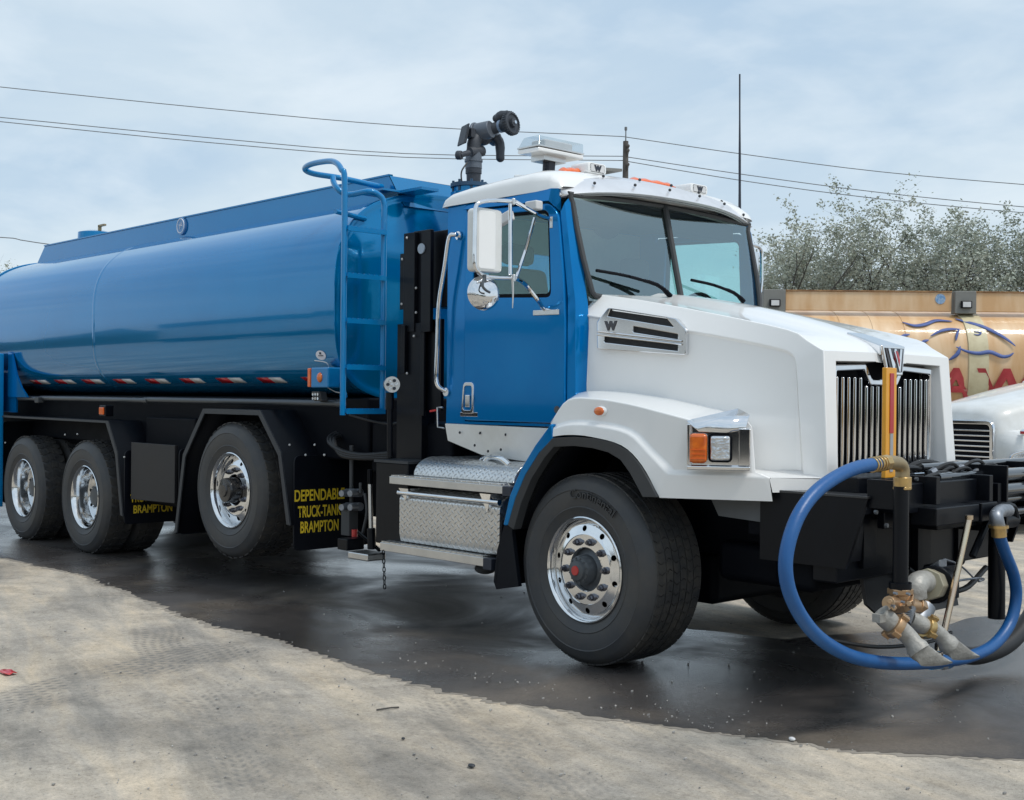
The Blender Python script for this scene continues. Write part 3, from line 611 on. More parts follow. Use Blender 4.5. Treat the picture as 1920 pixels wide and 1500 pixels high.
tag(b.build('reflection_treeline', mat('reflection_wood', (.05, .07, .045), .9, 0, 0, .2, (.09, .11, .07), .4)), kind='stuff')  # unseen belt of trees, added as a dark horizon for the reflections
# ================================================================== THE WATER TRUCK (x forward from the front axle, near side y = 0, far side y = 2.44)
CY = 1.185
T = empty('tanker_truck'); tag(T, 'blue and white tanker water truck with a water cannon and a looped blue front hose', 'truck')
def mir(p): return V((p[0], 2*CY-p[1], p[2]))
# ---------------------------------------------------------------- wheels
def tyre_mesh(w_, blocks, R0=.54):
    b = MB(); e = .028
    prof = [(.290, .035), (.296, .012), (.315, .0), (.345, -.012), (.350, -.016), (.356, -.013), (.40, -.022), (.445, -.020), (.45, -.024), (.458, -.019), (.490, -.008), (.505, .004), (.509, .010), (.520, .022), (R0-.012, .042)]
    m = len(prof); full = prof+[(R0-.010, w_*.25), (R0-.009, w_*.5), (R0-.010, w_*.75)]+[(r_, w_-h) for r_, h in reversed(prof)]
    b.lathe(full, (0, 0, 0), (0, 1, 0), 72, 0)
    # tread blocks
    for (y0, y1, n, frac, sk, dr) in blocks:
        for i in range(n):
            a0 = 2*pi*i/n; a1 = a0+2*pi/n*frac
            v = []
            for (yy, off) in ((y0, 0), ((y0+y1)/2, sk), (y1, 0)):
                for rr in (R0-.014, R0-dr):
                    for a in (a0+off, a1+off): v.append((rr*cos(a), yy, rr*sin(a)))
            f = []
            for s_ in (0, 4):
                f += [(s_+0, s_+1, s_+5, s_+4), (s_+2, s_+6, s_+7, s_+3), (s_+0, s_+4, s_+6, s_+2), (s_+1, s_+3, s_+7, s_+5)]
            f += [(0, 2, 3, 1), (8, 9, 11, 10)]
            b.add(v, f, 1)
    return b.mesh('tyre', [M['side'], M['rubber']], 35)
def ribs(w_, n, edges, frac, sk, dr0=.001):
    ks = len(edges)-1; return [(edges[i]*w_, edges[i+1]*w_-.012, n, frac, sk*(1 if i % 2 else -1), dr0+(.004 if i in (0, ks-1) else 0)) for i in range(ks)]
ty_steer = tyre_mesh(.42, ribs(.42, 58, (.085, .24, .37, .50, .63, .76, .93), .90, .03))
ty_lift = tyre_mesh(.40, ribs(.40, 40, (.06, .30, .50, .70, .96), .66, .04))
ty_dual = tyre_mesh(.27, ribs(.27, 38, (.07, .36, .64, .95), .66, .04))
def disc_with_holes(b, r0, r1, y0, y1, n=10, hr=.021, hc=None, mi=0):
    """conical annulus with n real round hand holes"""
    hc = hc or (r0+r1)/2; ph = pi/n
    def P(r, a): return V((r*cos(a), y0+(y1-y0)*(r-r0)/(r1-r0), r*sin(a)))
    for k in range(n):
        ac = 2*pi*k/n; K_ = 24; ring, outer = [], []
        for i in range(K_):
            t = 2*pi*i/K_; ring.append(P(hc+hr*cos(t), ac+hr*sin(t)/hc))
            c_, s_ = cos(t), sin(t); q = max(abs(c_), abs(s_)); c_, s_ = c_/q, s_/q
            outer.append(P(hc+(r1-hc)*c_ if c_ > 0 else hc+(hc-r0)*c_, ac+ph*s_))
        inn = [V((p.x, p.y+.012, p.z)) for p in ring]
        b.grid([outer, ring, inn], mi, closed=True)
def make_wheel(kind):
    w_ = empty('wheel', (0, 0, 0), T)
    link('tyre', {'steer': ty_steer, 'lift': ty_lift}.get(kind, ty_dual), w_)
    b = MB()
    if kind == 'steer':
        b.lathe([(.292, .030), (.2985, .008), (.2975, .0), (.291, -.004), (.284, .002), (.276, .016), (.272, .05), (.262, .062), (.256, .050), (.252, .030)], (0, 0, 0), (0, 1, 0), 72)
        disc_with_holes(b, .203, .252, .016, .030, 10, .0165, .230)
        b.lathe([(.203, .016), (.197, .014), (.195, .020), (.125, .020), (.120, .026), (.118, .10)], (0, 0, 0), (0, 1, 0), 72)
        yn, hubm = .020, M['hub']
    elif kind == 'lift':
        b.lathe([(.292, .030), (.2985, .008), (.2975, .0), (.291, -.004), (.284, .004), (.274, .02), (.270, .075), (.262, .085), (.250, .060)], (0, 0, 0), (0, 1, 0), 72)
        disc_with_holes(b, .203, .250, .040, .060, 10, .0165, .228)
        b.lathe([(.203, .040), (.197, .038), (.195, .044), (.125, .044), (.120, .05), (.118, .12)], (0, 0, 0), (0, 1, 0), 72)
        yn, hubm = .044, M['hubblack']
    else:
        b.lathe([(.292, .030), (.2985, .008), (.2975, .0), (.291, -.004), (.284, .004), (.274, .022), (.268, .10), (.262, .15), (.250, .155)], (0, 0, 0), (0, 1, 0), 72)
        disc_with_holes(b, .200, .250, .170, .155, 10, .0165, .226)
        b.lathe([(.200, .170), (.195, .172), (.125, .172), (.12, .18), (.118, .22)], (0, 0, 0), (0, 1, 0), 72)
        yn, hubm = .172, M['polish']
    b.build('rim', M['polish'], w_, sharp=32)
    nb = MB(); nb.cyl((0, 0, 0), (0, -.012, 0), .021, .021, 16); nb.cyl((0, -.012, 0), (0, -.030, 0), .0165, .0155, 6); nb.cyl((0, -.030, 0), (0, -.040, 0), .010, .009, 10)
    nm = nb.mesh('lug_nut', M['nut'] if kind != 'dual' else M['polish'])
    for k in range(10):
        a = 2*pi*(k+.5)/10; link('lug_nut', nm, w_, loc=(.160*cos(a), yn, .160*sin(a)))
    b = MB()
    if kind == 'steer':
        b.lathe([(.118, .05), (.098, .040), (.084, .030), (.080, -.025), (.074, -.036), (.060, -.040), (.054, -.056), (.034, -.060), (.028, -.062)], (0, 0, 0), (0, 1, 0), 40)
        for k in range(12): a = 2*pi*k/12; b.cyl((.068*cos(a), -.036, .068*sin(a)), (.068*cos(a), -.044, .068*sin(a)), .005, n=6)
        b.build('hub_cap', hubm, w_)
        b = MB(); b.cyl((0, -.058, 0), (0, -.067, 0), .029, .026, 24); b.build('red_oil_plug', M['red'], w_)
    elif kind == 'lift':
        b.lathe([(.118, .09), (.100, .06), (.098, -.03), (.090, -.045), (.05, -.050), (.045, -.06), (.0, -.062)], (0, 0, 0), (0, 1, 0), 40); b.build('hub_cap', hubm, w_)
    else:
        b.lathe([(.118, .20), (.100, .17), (.092, .105), (.080, .090), (.03, .085), (0, .085)], (0, 0, 0), (0, 1, 0), 40); b.build('hub_cap', M['hub'], w_)
    if kind == 'dual':                          # the inner tyre of the pair
        q = link('inner_tyre', ty_dual, w_, loc=(0, .315, 0)); b = MB(); b.lathe([(.30, .0), (.27, .02), (.27, .25), (.30, .28)], (0, .31, 0), (0, 1, 0), 40); b.build('inner_rim', M['alu'], w_)
    return w_
def put(w_, x, y, z, flip=False, spin=0, steer=0):
    w_.location = (x, y, z); w_.rotation_euler = (0, spin, (pi if flip else 0)+steer); return w_
FX, L3, RB, RA = 0.0, -3.805, -6.44, -7.90
ws = make_wheel('steer'); tag(ws, 'front wheel with a red hub centre'); fw = put(ws, FX, .015, .54, spin=.25, steer=R(-2))
# raised lettering on the near front tyre
text('tyre_lettering', 'Continental', .074, (FX, -.010, .54), (-1, 0, 0) if False else (1, 0, 0), (0, 0, 1), mat('raised_black_rubber', (.034, .036, .040), .4), fw, .004, .0005, 1.0, 'CENTER', (.402, pi/2+.0))
for ch in fw.children:
    if ch.name.startswith('tyre_lettering'): ch.data.transform(Matrix.Translation((-FX, -.018+.010-.015, -.54)) @ Matrix.Identity(4)); ch.data.transform(Matrix.Rotation(0, 4, 'Y'))
put(copy_tree(ws, T), FX, 2*CY-.015, .54, True, steer=R(-2))
wl = make_wheel('lift'); put(wl, L3, .0, .755, spin=.1)
put(copy_tree(wl, T), L3, 2*CY, .755, True)
wdl = make_wheel('dual'); put(wdl, RB, .0, .53, spin=.2)
put(copy_tree(wdl, T), RB, 2*CY, .53, True); put(copy_tree(wdl, T), RA, 0, .53, spin=.9); put(copy_tree(wdl, T), RA, 2*CY, .53, True)
for x, z in ((FX, .50), (L3, .755), (RB, .53), (RA, .53)):
    b = MB(); b.cyl((x, .12, z), (x, 2*CY-.12, z), .075, n=16)
    if x < -5: b.ball((x, CY, z), .22, 12)
    b.build('axle', M['mattblack'], T)
# ---------------------------------------------------------------- chassis
for y in (.79, 1.57):
    b = MB(); b.box(-8.9, 1.35, y, y+.08, .72, 1.02); b.build('chassis_rail', M['black'], T, bevel=.006)
b = MB()
for x in (-8.6, -7.2, -5.2, -3.2, -1.2, .9): b.box(x, x+.1, .86, 1.58, .76, .98)
b.build('crossmember', M['black'], T)
b = MB(); b.box(-9.3, -2.40, .30, 2.05, 1.03, 1.49); b.build('tank_subframe', M['mattblack'], T, bevel=.02)
b = MB(); b.box(-5.62, -4.72, .20, .42, .52, 1.30); b.box(-2.95, -2.45, .55, .80, .6, 1.1); b.box(-8.6, -5.65, .36, .42, 1.0, 1.44); b.box(-4.7, -2.95, .40, .46, 1.0, 1.44); b.build('side_tank_box', M['mattblack'], T, bevel=.02)
b = MB(); b.box(-2.4, -1.5, .32, 2.1, .95, 1.32); b.box(-1.45, -.6, .55, 1.9, .45, 1.2); b.build('gearbox', M['mattblack'], T, bevel=.03)
b = MB(); b.box(-.6, 1.0, .6, 1.84, .62, 1.35); b.box(1.02, 1.28, .36, 2.0, .52, .92); b.box(.55, 1.0, .5, .78, .50, .72); b.box(-.3, .35, .75, 1.7, .30, .62); b.build('engine_block', M['mattblack'], T, bevel=.05)
b = MB(); b.cyl((-5.2, .55, .62), (-4.9, 1.9, .62), .16, n=16); b.cyl((-7.6, CY, .55), (-1.2, CY, .75), .055, n=12); b.cyl((-2.6, .95, .55), (-2.6, 1.6, .55), .15, n=20); b.build('driveshaft', M['black'], T)
for (x0, x1) in ((-9.2, -7.66), (-7.66, -5.39), (-5.39, -2.45)):
    b = MB(); b.cyl((x0+.02, .10, 1.455), (x1-.02, .10, 1.448), .024, n=14); b.cyl((x1-.05, .10, 1.448), (x1+.02, .10, 1.448), .029, n=14); b.build('side_rail_tube', mat('dark_grey_tube', (.07, .08, .09), .35, .4) if x0 < -9 else bpy.data.materials['dark_grey_tube'], T)
# fenders over the rear wheels: folded black sheet with a grey edge
def fender(pts, name='fender', wdt=.62, y=-.005):
    P = [Y(px, py, y) for px, py in pts]; P = [V((p.x, y, p.z)) for p in P]
    b = MB(); b.grid([P, [p+V((0, wdt, 0)) for p in P]]); f = b.build(name, M['flap'], T, solid=.012)
    lip = MB(); cen = V((sum(p.x for p in P)/len(P), y, sum(p.z for p in P)/len(P)-.35))
    inn = [p+(cen-p).normalized()*.045 for p in P]
    for a, c, ai, ci in zip(P, P[1:], inn, inn[1:]): lip.prism([a, c, ci, ai], (0, -.012, 0))
    lip.build('fender_edge', M['edge'], f)
    return f, P
fender([(-60, 777), (0, 779), (204, 789), (222, 850), (232, 968)])
fender([(329, 1000), (345, 852), (383, 766), (490, 769), (529, 848), (546, 985)])
for f_ in (0, 1):
    b = MB(); (x0, x1) = ((-8.6, -5.93), (-4.21, -3.35))[f_]; z = (1.26, 1.385)[f_]; b.box(x0, x1, 2*CY-.62, 2*CY, z, z+.012); b.build('far_fender', M['flap'], T)
# mud flaps with yellow lettering
def flap(x, y0, y1, z0, z1, lines, nm='mud_flap', sz=.125, yc=None):
    yc = (y0+y1)/2 if yc is None else yc
    f = plate(nm, rounded([(0, z0), (y1-y0, z0), (y1-y0, z1), (0, z1)], .05), [], (x, y0, 0), (0, 1, 0), (0, 0, 1), .012, M['flap'], T, .002)
    for s, z, k in lines:
        text('yellow_lettering', s, sz, (x+.008, yc, z), (0, 1, 0), (0, 0, 1), M['yellow'], f, .001, .0022, 1, 'CENTER', fit=k)
    return f
flap(-2.93, .02, .72, .36, 1.06, [('DEPENDABLE', .725, .445), ('TRUCK-TANK', .605, .385), ('BRAMPTON', .49, .34)], sz=.118, yc=.245)
flap(-5.62, .0, .56, .34, 1.0, [('TRUCK-TANK', .535, .44), ('BRAMPTON', .435, .38)], sz=.100, yc=.275)
flap(-4.66, .02, .60, .33, 1.05, []); flap(-8.52, .02, .6, .33, 1.2, [])
for x, yy in ((-2.93, 1.72), (-5.62, 1.84)): flap(x, yy, yy+.6, .36, 1.06, [])
b = MB(); q = [Y(246, 829, .02), Y(328, 835, .02), Y(327, 944, .02), Y(245, 936, .02)]; b.prism(q, (0, .03, 0)); b.build('side_shield_plate', mat('brown_black_plate', (.016, .017, .020), .45, 0, 0, .3, var=(.024, .022, .022)), T, bevel=.004)
bm_ = MB(); bm_.ball((0, 0, 0), .009, 6, sc_=(.6, 1, 1)); rv = bm_.mesh('bolt', M['whitet'])
for px, py in ((543, 834), (590, 834), (573, 853), (608, 853), (533, 852), (122, 815), (233, 857), (10, 830), (145, 814)):
    p = Y(px, py, .06 if px > 500 else -.012); link('bolt', rv, T, loc=p)
# hydraulic hose loops behind the front flap
for k in range(3):
    b = MB(); b.tube([Y(730, 850+k*4, .3), Y(680, 853+k*3, .22), Y(640, 845+k*4, .18), Y(617+k*5, 828, .2), Y(630+k*4, 812+k*3, .3), Y(690, 805+k*4, .5)], .017, 8, 6); b.build('hydraulic_hose', M['rubhose'], T)
b = MB(); b.cyl(Y(659, 835, .25), Y(659, 965, .25), .015, n=10); b.build('valve_rod', M['plast'], T)
# valve bank
vb = MB()
for r_ in (924, 950):
    vb.cyl(Y(650, r_, .22), Y(676, r_, .22), .030, n=14); 
    for px in (652, 668): vb.cyl(Y(px, r_, .20), Y(px, r_, .20)+V((.02, -.07, 0)), .026, .023, 14)
vv = vb.build('valve_bank', M['galv'], T)
b = MB(); b.tube([Y(684, 925, .2), Y(688, 960, .2), Y(680, 1000, .2)], .012, 8, 3); b.box(-2.56, -2.46, .18, .26, .50, .72); b.cyl(Y(676, 905, .2), Y(676, 925, .2), .012, n=8); b.build('valve_body', M['plast'], T, bevel=.01)
b = MB(); p = Y(665, 998, .2); b.cyl(p+V((0, 0, .02)), p-V((0, 0, .03)), .022, n=12); b.ball(p-V((0, 0, .035)), .018, 8); b.build('red_valve_cap', M['red'], T)
b = MB(); b.cyl(Y(694, 905, .12), Y(696, 1000, .12), .016, n=12); b.build('jack_tube', M['alu'], T)
b = MB(); b.cyl(Y(694, 880, .12), Y(694, 908, .12), .020, n=10); b.box(-2.42, -2.30, .05, .2, .42, .50); b.cyl(Y(696, 990, .12), Y(697, 1030, .12), .03, n=12); b.cyl(Y(672, 998, .15), Y(712, 1032, .15), .014, n=8); b.build('jack_bracket', M['black'], T, bevel=.008)
b = MB(); c = Y(690, 1042, .1); b.box(c.x-.13, c.x+.10, .02, .18, c.z-.025, c.z+.025); b.build('foot_plate', M['alu'], T, bevel=.01)
# black cabinet between ladder and steps, and its chain
b = MB(); q = Y(705, 866, .06); q2 = Y(755, 1025, .06); b.box(q.x, q2.x+.05, .06, .55, q2.z, q.z); cb = b.build('black_cabinet', M['black'], T, bevel=.008)
b = MB(); b.box(q.x-.01, q2.x+.06, .05, .57, q.z, q.z+.018); b.build('cabinet_lid', M['edge'], cb)
lk = MB(); lk.tube([(0, 0, .016), (.008, 0, .010), (.008, 0, -.010), (0, 0, -.016), (-.008, 0, -.010), (-.008, 0, .010)], .0035, 6, 2, closed=True); lm = lk.mesh('chain_link', M['black'])
ch = empty('chain', Y(719, 1036, -.02), T)
for k in range(9): o = link('chain_link', lm, ch, loc=(.002*k, 0, -.028*k)); o.rotation_euler.z = (k % 2)*pi/2+.4
# ---------------------------------------------------------------- tank
XT0, XT1 = -9.35, -2.50
def tk(t, e=0): c, s_ = cos(t), sin(t); n = 2.7 if s_ > 0 else 4.0; return ((1.13+e)*math.copysign(abs(c)**(2/n), c), (.775+e)*math.copysign(abs(s_)**(2/n), s_))
TZC = 2.245
def ring(x, e=0, n=96): return [V((x, CY+tk(2*pi*j/n, e)[0], TZC+tk(2*pi*j/n, e)[1])) for j in range(n)]
def tank_y(z):
    q = abs(z-TZC)/.775; n = 2.7 if z > TZC else 4.0; return CY-1.13*max(1-q**n, 0)**(1/n)
b = MB(); b.grid([ring(x) for x in [XT0+(XT1-XT0)*i/10 for i in range(11)]], closed=True); tsh = b.build('tank_shell', M['tank'], T, sharp=60)
b = MB(); b.grid([ring(XT1-.03, .002), ring(XT1-.02, .014), ring(XT1+.03, .014), ring(XT1+.035, .0), ring(XT1+.03, -.02), ring(XT1+.03, -.05), ring(XT1+.06, -.12), ring(XT1+.085, -.28), ring(XT1+.10, -.5), ring(XT1+.105, -.74)], closed=True)
r_ = ring(XT1+.105, -.74); b.add(r_, [tuple(range(len(r_)))]); b.build('tank_front_head', M['tank'], T, sharp=50)
b = MB(); b.grid([ring(XT0+.03, .002), ring(XT0+.02, .012), ring(XT0-.03, .012), ring(XT0-.03, -.05), ring(XT0-.1, -.4), ring(XT0-.1, -.74)], closed=True); r_ = ring(XT0-.1, -.74); b.add(r_, [tuple(range(len(r_)))]); b.build('tank_rear_head', M['tank'], T)
for x in (-6.40,):
    b = MB(); b.grid([ring(x-.035, -.001), ring(x-.012, .0022), ring(x+.012, .0022), ring(x+.035, -.001)], closed=True); b.build('tank_weld_seam', M['tank'], T)
# reflective dashes along the flank
for x0, x1 in ((44, 74), (90, 122), (141, 175), (200, 233), (260, 297), (324, 362), (392, 438), (469, 514), (552, 600)):
    a, c = Y(x0, 713, .11).x, Y(x1, 713, .11).x; z0, z1 = 1.600, 1.640; mid = (a+c)/2
    d = empty('reflective_marker', (a, 0, 0), tsh)
    for nm, u, v_, mm in (('red_half', a, mid, M['redt']), ('white_half', mid, c, M['whitet'])):
        b = MB(); b.grid([[V((xx-a-(.02 if i else -.02), tank_y(z)-.004, z)) for xx in (u, v_)] for i, z in ((1, z1), (0, z0))]); b.build(nm, mm, d, solid=.002)
# coaming along the top
zc0, zc1 = 2.93, 3.155; ya, yb = .64, 2*CY-.64
pl_ = [(Y(66, 487, .64).x, zc0), (Y(84, 460, .64).x, zc1), (-2.62, zc1), (-2.44, zc0-.02)]
b = MB()
for y in (ya, yb-.012):
    b.prism([(x, y, z) for x, z in pl_], (0, .012, 0))
b.prism([(-2.62, ya, zc1), (-2.44, ya, zc0-.02), (-2.44, yb, zc0-.02), (-2.62, yb, zc1)], (-.015, 0, 0)); b.prism([(pl_[0][0], ya, zc0), (pl_[1][0], ya, zc1), (pl_[1][0], yb, zc1), (pl_[0][0], yb, zc0)], (.012, 0, 0))
co = b.build('top_coaming', M['tank'], T, bevel=.004)
b = MB(); b.box(pl_[1][0], -2.62, ya-.012, ya+.03, zc1, zc1+.012); b.build('coaming_lip', M['tank'], co)
c = Y(342, 424, ya); b = MB(); b.cyl(c, c+V((0, -.018, 0)), .085, .083, 32); q = b.build('round_badge', mat('badge_blue', (.12, .28, .52), .4, 0, .5), T)
b = MB(); b.tube([c+V((.066*cos(t), -.019, .066*sin(t))) for t in [2*pi*i/24 for i in range(24)]], .006, 5, closed=True); b.tube([c+V((-.02, -.019, -.03)), c+V((.02, -.019, .035)), c+V((.035, -.019, 0)), c+V((-.03, -.019, .01))], .006, 5); b.build('badge_ring', M['sticker'], q)
b = MB(); c = Y(180, 437, .95); b.cyl(c-V((0, 0, .25)), c, .20, .19, 28); b.cyl(c, c+V((0, 0, .02)), .19, .12, 28); b.build('top_hatch', M['tank'], T)
b = MB(); c = Y(187, 432, .95); b.box(c.x-.015, c.x+.015, c.y-.015, c.y+.015, c.z-.05, c.z+.05); b.box(c.x-.015, c.x+.13, c.y-.015, c.y+.015, c.z+.04, c.z+.06); b.build('hatch_handle', M['brassdull'], T)
# sticker, corner marker light, wire, small work light on the tank flank
c = X(598, 666, -2.6) if False else Y(598, 666, .07); b = MB(); rows = []
b.add([V((c.x+.062*cos(t), tank_y(c.z+.034*sin(t))-.003, c.z+.034*sin(t))) for t in [2*pi*i/28 for i in range(28)]], [tuple(range(28))]); st_ = b.build('oval_sticker', M['sticker'], T)
b = MB(); b.box(c.x-.010, c.x+.010, tank_y(c.z+.014)-.006, tank_y(c.z+.014)-.003, c.z+.006, c.z+.022); b.box(c.x-.03, c.x+.03, tank_y(c.z-.004)-.006, tank_y(c.z-.004)-.003, c.z-.006, c.z-.001); b.build('sticker_print', M['ink'], st_)
c0, c1 = Y(578, 689, -.02), Y(612, 727, -.02)
b = MB(); b.box(c0.x+.03, c1.x+.02, -.02, .10, c1.z, c0.z); ml = b.build('marker_light_box', M['lblue'], T, bevel=.012)
b = MB(); b.box(c0.x-.005, c0.x+.03, -.025, .07, c1.z+.005, c0.z-.005); b.build('end_lens', M['orangelens'], ml, bevel=.006)
b = MB(); m_ = (c0+c1)/2; b.ball((m_.x+.035, -.02, m_.z), .036, 12, sc_=(.8, .6, 1)); b.build('round_lens', M['amber'], ml)
b = MB(); b.tube([Y(590, 676, .06), Y(612, 680, .05), Y(618, 692, .08)], .004, 5, 3); b.tube([Y(612, 725, .02), Y(630, 735, .1), Y(650, 737, .12)], .004, 5, 3); b.build('lamp_wire', M['whitet'], T)
c = Y(600, 743, .05); b = MB(); b.obox(c, (.05, 0, 0), (0, .03, .0), (.0, -.01, .035)); wl_ = b.build('small_work_light', M['plast'], T, bevel=.006)
for i in range(3):
    for j in range(2): b = MB(); p = c+V((-.03+.03*i, -.036, -.016+.030*j)); b.cyl(p, p+V((0, -.006, 0)), .011, n=10); b.build('light_cell', M['lens'], wl_)
c = Y(191, 770, -.03); b = MB(); b.box(c.x-.06, c.x+.07, -.03, .05, c.z-.05, c.z+.05); sm = b.build('side_marker', M['black'], T, bevel=.008)
b = MB(); b.box(c.x-.04, c.x+.05, -.042, -.028, c.z-.035, c.z+.03); b.build('marker_lens', M['orangelens'], sm, bevel=.006)
b = MB(); c = Y(72, 750, .06); b.box(c.x-.06, c.x+.04, .04, .1, c.z-.03, c.z+.03); b.build('rear_work_light', M['plast'], T, bevel=.01)
# rear cabinet
b = MB(); c = Y(-3, 700, -.06).x
b.box(-9.9, c, -.06, .0, .30, 1.92); b.build('rear_cabinet', M['lblue'], T, bevel=.01)
b = MB(); b.prism([(c, .04, 1.46), (c+.52, .04, 1.46), (c+.36, .04, 1.56), (c+.22, .04, 1.70), (c+.10, .04, 1.92), (c, .04, 1.94)], (0, .02, 0)); b.build('cabinet_gusset', M['blue'], T)
b = MB(); b.box(-9.8, c+.16, .064, .084, 1.30, 1.72); b.build('cabinet_inner_panel', M['blue'], T)
# ladder
lad = empty('ladder', (0, 0, 0), T); XL = -2.21
b = MB(); pa = [X(643, 778, XL), X(646, 560, XL), X(648, 360, XL)]
pa = [V((XL, -.06, 1.37)), V((XL, -.06, 2.2)), V((XL, -.06, 2.95)), V((XL-.04, -.06, 3.06)), Y(626, 303, -.03), Y(600, 304, .0), Y(578, 310, .02), Y(572, 318, .06), Y(590, 326, .10), Y(640, 334, .24), Y(700, 347, .5), Y(716, 350, .60)]
b.tube(pa, .021, 12, 4); b.build('side_rail', M['lblue'], lad)
b = MB(); pb = [V((XL, .28, 1.38)), V((XL, .28, 2.2)), V((XL, .28, 2.70)), X(720, 380, XL), X(708, 364, XL-.02), X(690, 359, XL-.05), X(655, 365, XL-.2), Y(636, 357, .05), Y(626, 343, .06), Y(624, 332, .08)]
b.tube(pb, .021, 12, 4); b.build('side_rail', M['lblue'], lad)
for py in (426, 514, 599, 686, 769):
    z = X(648, py, XL).z; b = MB(); b.box(XL-.035, XL+.035, -.055, .275, z-.016, z-.002)
    for k in range(7):
        for xx in (-.028, .016): b.box(XL+xx, XL+xx+.012, -.045+k*.046, -.045+k*.046+.024, z-.002, z+.012)
    b.box(XL+.0352, XL+.042, -.055, .275, z-.026, z+.006); b.build('rung', M['lblue'], lad)
b = MB(); b.box(XL-.30, XL+.02, .60, .76, 3.0, 3.02); b.box(-2.75, -2.44, .44, .66, 3.005, 3.02); b.tube([V((XL-.22, .02, 2.80)), V((-2.46, .3, 2.78))], .018, 8); b.tube([V((XL, -.04, 1.50)), V((-2.48, .12, 1.62))], .015, 8); b.build('ladder_bracket', M['lblue'], lad)
# black column behind the cab
b = MB()
def colbox(px0, px1, py0, py1, y, dep=.10):
    a, c = Y(px0, py0, y), Y(px1, py1, y); b.box(a.x, c.x, y, y+dep, c.z, a.z)
colbox(757, 776, 438, 622, .26); colbox(776, 790, 434, 622, .29); colbox(790, 806, 432, 622, .25, .03); colbox(806, 838, 435, 575, .33, .2); colbox(750, 757, 476, 580, .27, .02); colbox(745, 790, 608, 865, .27, .12); colbox(790, 826, 600, 770, .30, .03); colbox(752, 758, 610, 700, .24, .03); colbox(788, 794, 612, 780, .26, .02)
hb_ = b.build('headboard_column', M['black'], T, bevel=.004)
for px, py in ((763, 446), (754, 486), (753, 570), (776, 630), (780, 586), (780, 540), (763, 700)):
    link('bolt', rv, T, loc=Y(px, py, .255))
b = MB(); c = Y(789, 466, .24); b.cyl(c, c+V((0, .01, 0)), .035, n=20); b.build('round_reflector', mat('grey_disc', (.35, .42, .5), .4), T)
c = Y(732, 721, .06); b = MB(); b.cyl(c, c+V((.045, -.02, 0)), .050, .054, 24); rl = b.build('round_work_light', M['alu'], T)
for k in range(7):
    a = 2*pi*k/6; rr = 0 if k == 6 else .030; p = c+V((.047, -.021, 0))+V((-.36*rr*cos(a)*-1, .9*rr*cos(a), rr*sin(a))); b = MB(); b.cyl(p, p+V((.006, -.003, 0)), .011, n=10); b.build('light_cell', M['ink'] if k % 2 else M['lens'], rl)
b = MB(); b.cyl(Y(731, 740, .08), Y(731, 858, .08), .020, n=12); b.cyl(Y(731, 736, .08), Y(731, 768, .08), .028, n=12); b.build('light_post', M['black'], T)
b = MB(); b.tube([Y(655, 778, .15), Y(690, 788, .2), Y(730, 795, .25), Y(756, 790, .3)], .008, 6, 4); b.tube([Y(756, 790, .3), Y(752, 830, .28), Y(760, 870, .3)], .010, 6, 4); b.build('cable_run', M['rubhose'], T)
c = Y(818, 775, .2); b = MB(); b.tube([Y(830, 764, .2), Y(820, 764, .2), Y(821, 801, .2), Y(833, 803, .2)], .007, 6); b.build('rear_cab_bracket', M['alu'], T)
b = MB(); b.obox(Y(813, 770, .2), (.03, 0, .004), (0, .01, 0), (0, 0, .006)); b.build('red_pull_tab', M['red'], T)
# ---------------------------------------------------------------- water cannon
RS = .74
wc = empty('water_cannon', (0, 0, 0), T); XC = -2.15
def C(px, py, dx=0): return X(px, py, XC+dx)
b = MB(); c = C(882, 372); b.cyl(C(880, 440), C(880, 362), .19, .19, 24); b.cyl(C(880, 364), C(880, 350), .16, .16, 24); b.build('mount_stem', M['tank'], wc)
b = MB(); b.cyl(C(880, 352), C(880, 345), .19, .19, 30); 
for k in range(8):
    a = 2*pi*k/8+.2; p = C(880, 349)+V((.12*cos(a), .12*sin(a), 0)); b.cyl(p-V((0, 0, .06)), p+V((0, 0, .035)), .014, n=6)
b.build('mount_flange', mat('dark_blue_flange', (.02, .07, .14), .4), wc)
b = MB(); b.cyl(C(888, 346), C(888, 318), .070, .075, 20); b.cyl(C(888, 326), C(888, 316), .082, .082, 20); b.build('swivel_neck', M['gun'], wc)
b = MB(); b.cyl(C(888, 316), C(888, 284), .085, .080, 24); b.cyl(C(888, 300), C(888, 304), .092, n=24)
b.build('swivel_ring', M['gungrey'], wc)
b = MB(); b.cyl(C(905, 283, .02), C(880, 286, .02), .055, n=14); b.cyl(C(880, 286, .05), C(862, 291, .05), .028, n=12); b.build('gear_motor', M['gun'], wc, bevel=.008)
b = MB(); b.cyl(C(866, 291, .06), C(856, 291, .02), .045, .045, 18); b.build('motor_knob', M['gun'], wc, bevel=.008)
b = MB(); b.tube([C(888, 280), C(889, 268), C(895, 258), C(905, 256)], .070, 18, 4); b.ball(C(905, 253), .108, 14); b.build('elbow_body', M['gun'], wc)
ax = (C(963, 229, .25)-C(905, 248)).normalized()
b = MB(); p = C(900, 249); b.cyl(p-ax*.02, p+ax*.10, .103, .088, 26); b.cyl(p-ax*.04, p-ax*.02, .118, n=26); b.build('barrel_collar', M['gungrey'], wc, bevel=.006)
b = MB(); b.obox(C(872, 252), (.01, .02, -.008), (.03, -.008, 0), (.015, .01, .085)); b.obox(C(869, 253), (.0, .012, 0), (.09, -.03, 0), (.02, .012, .10)); b.obox(C(882, 250), (.0, .03, 0), (.05, 0, 0), (0, 0, .05)); b.build('control_box', M['gun'], wc, bevel=.01)
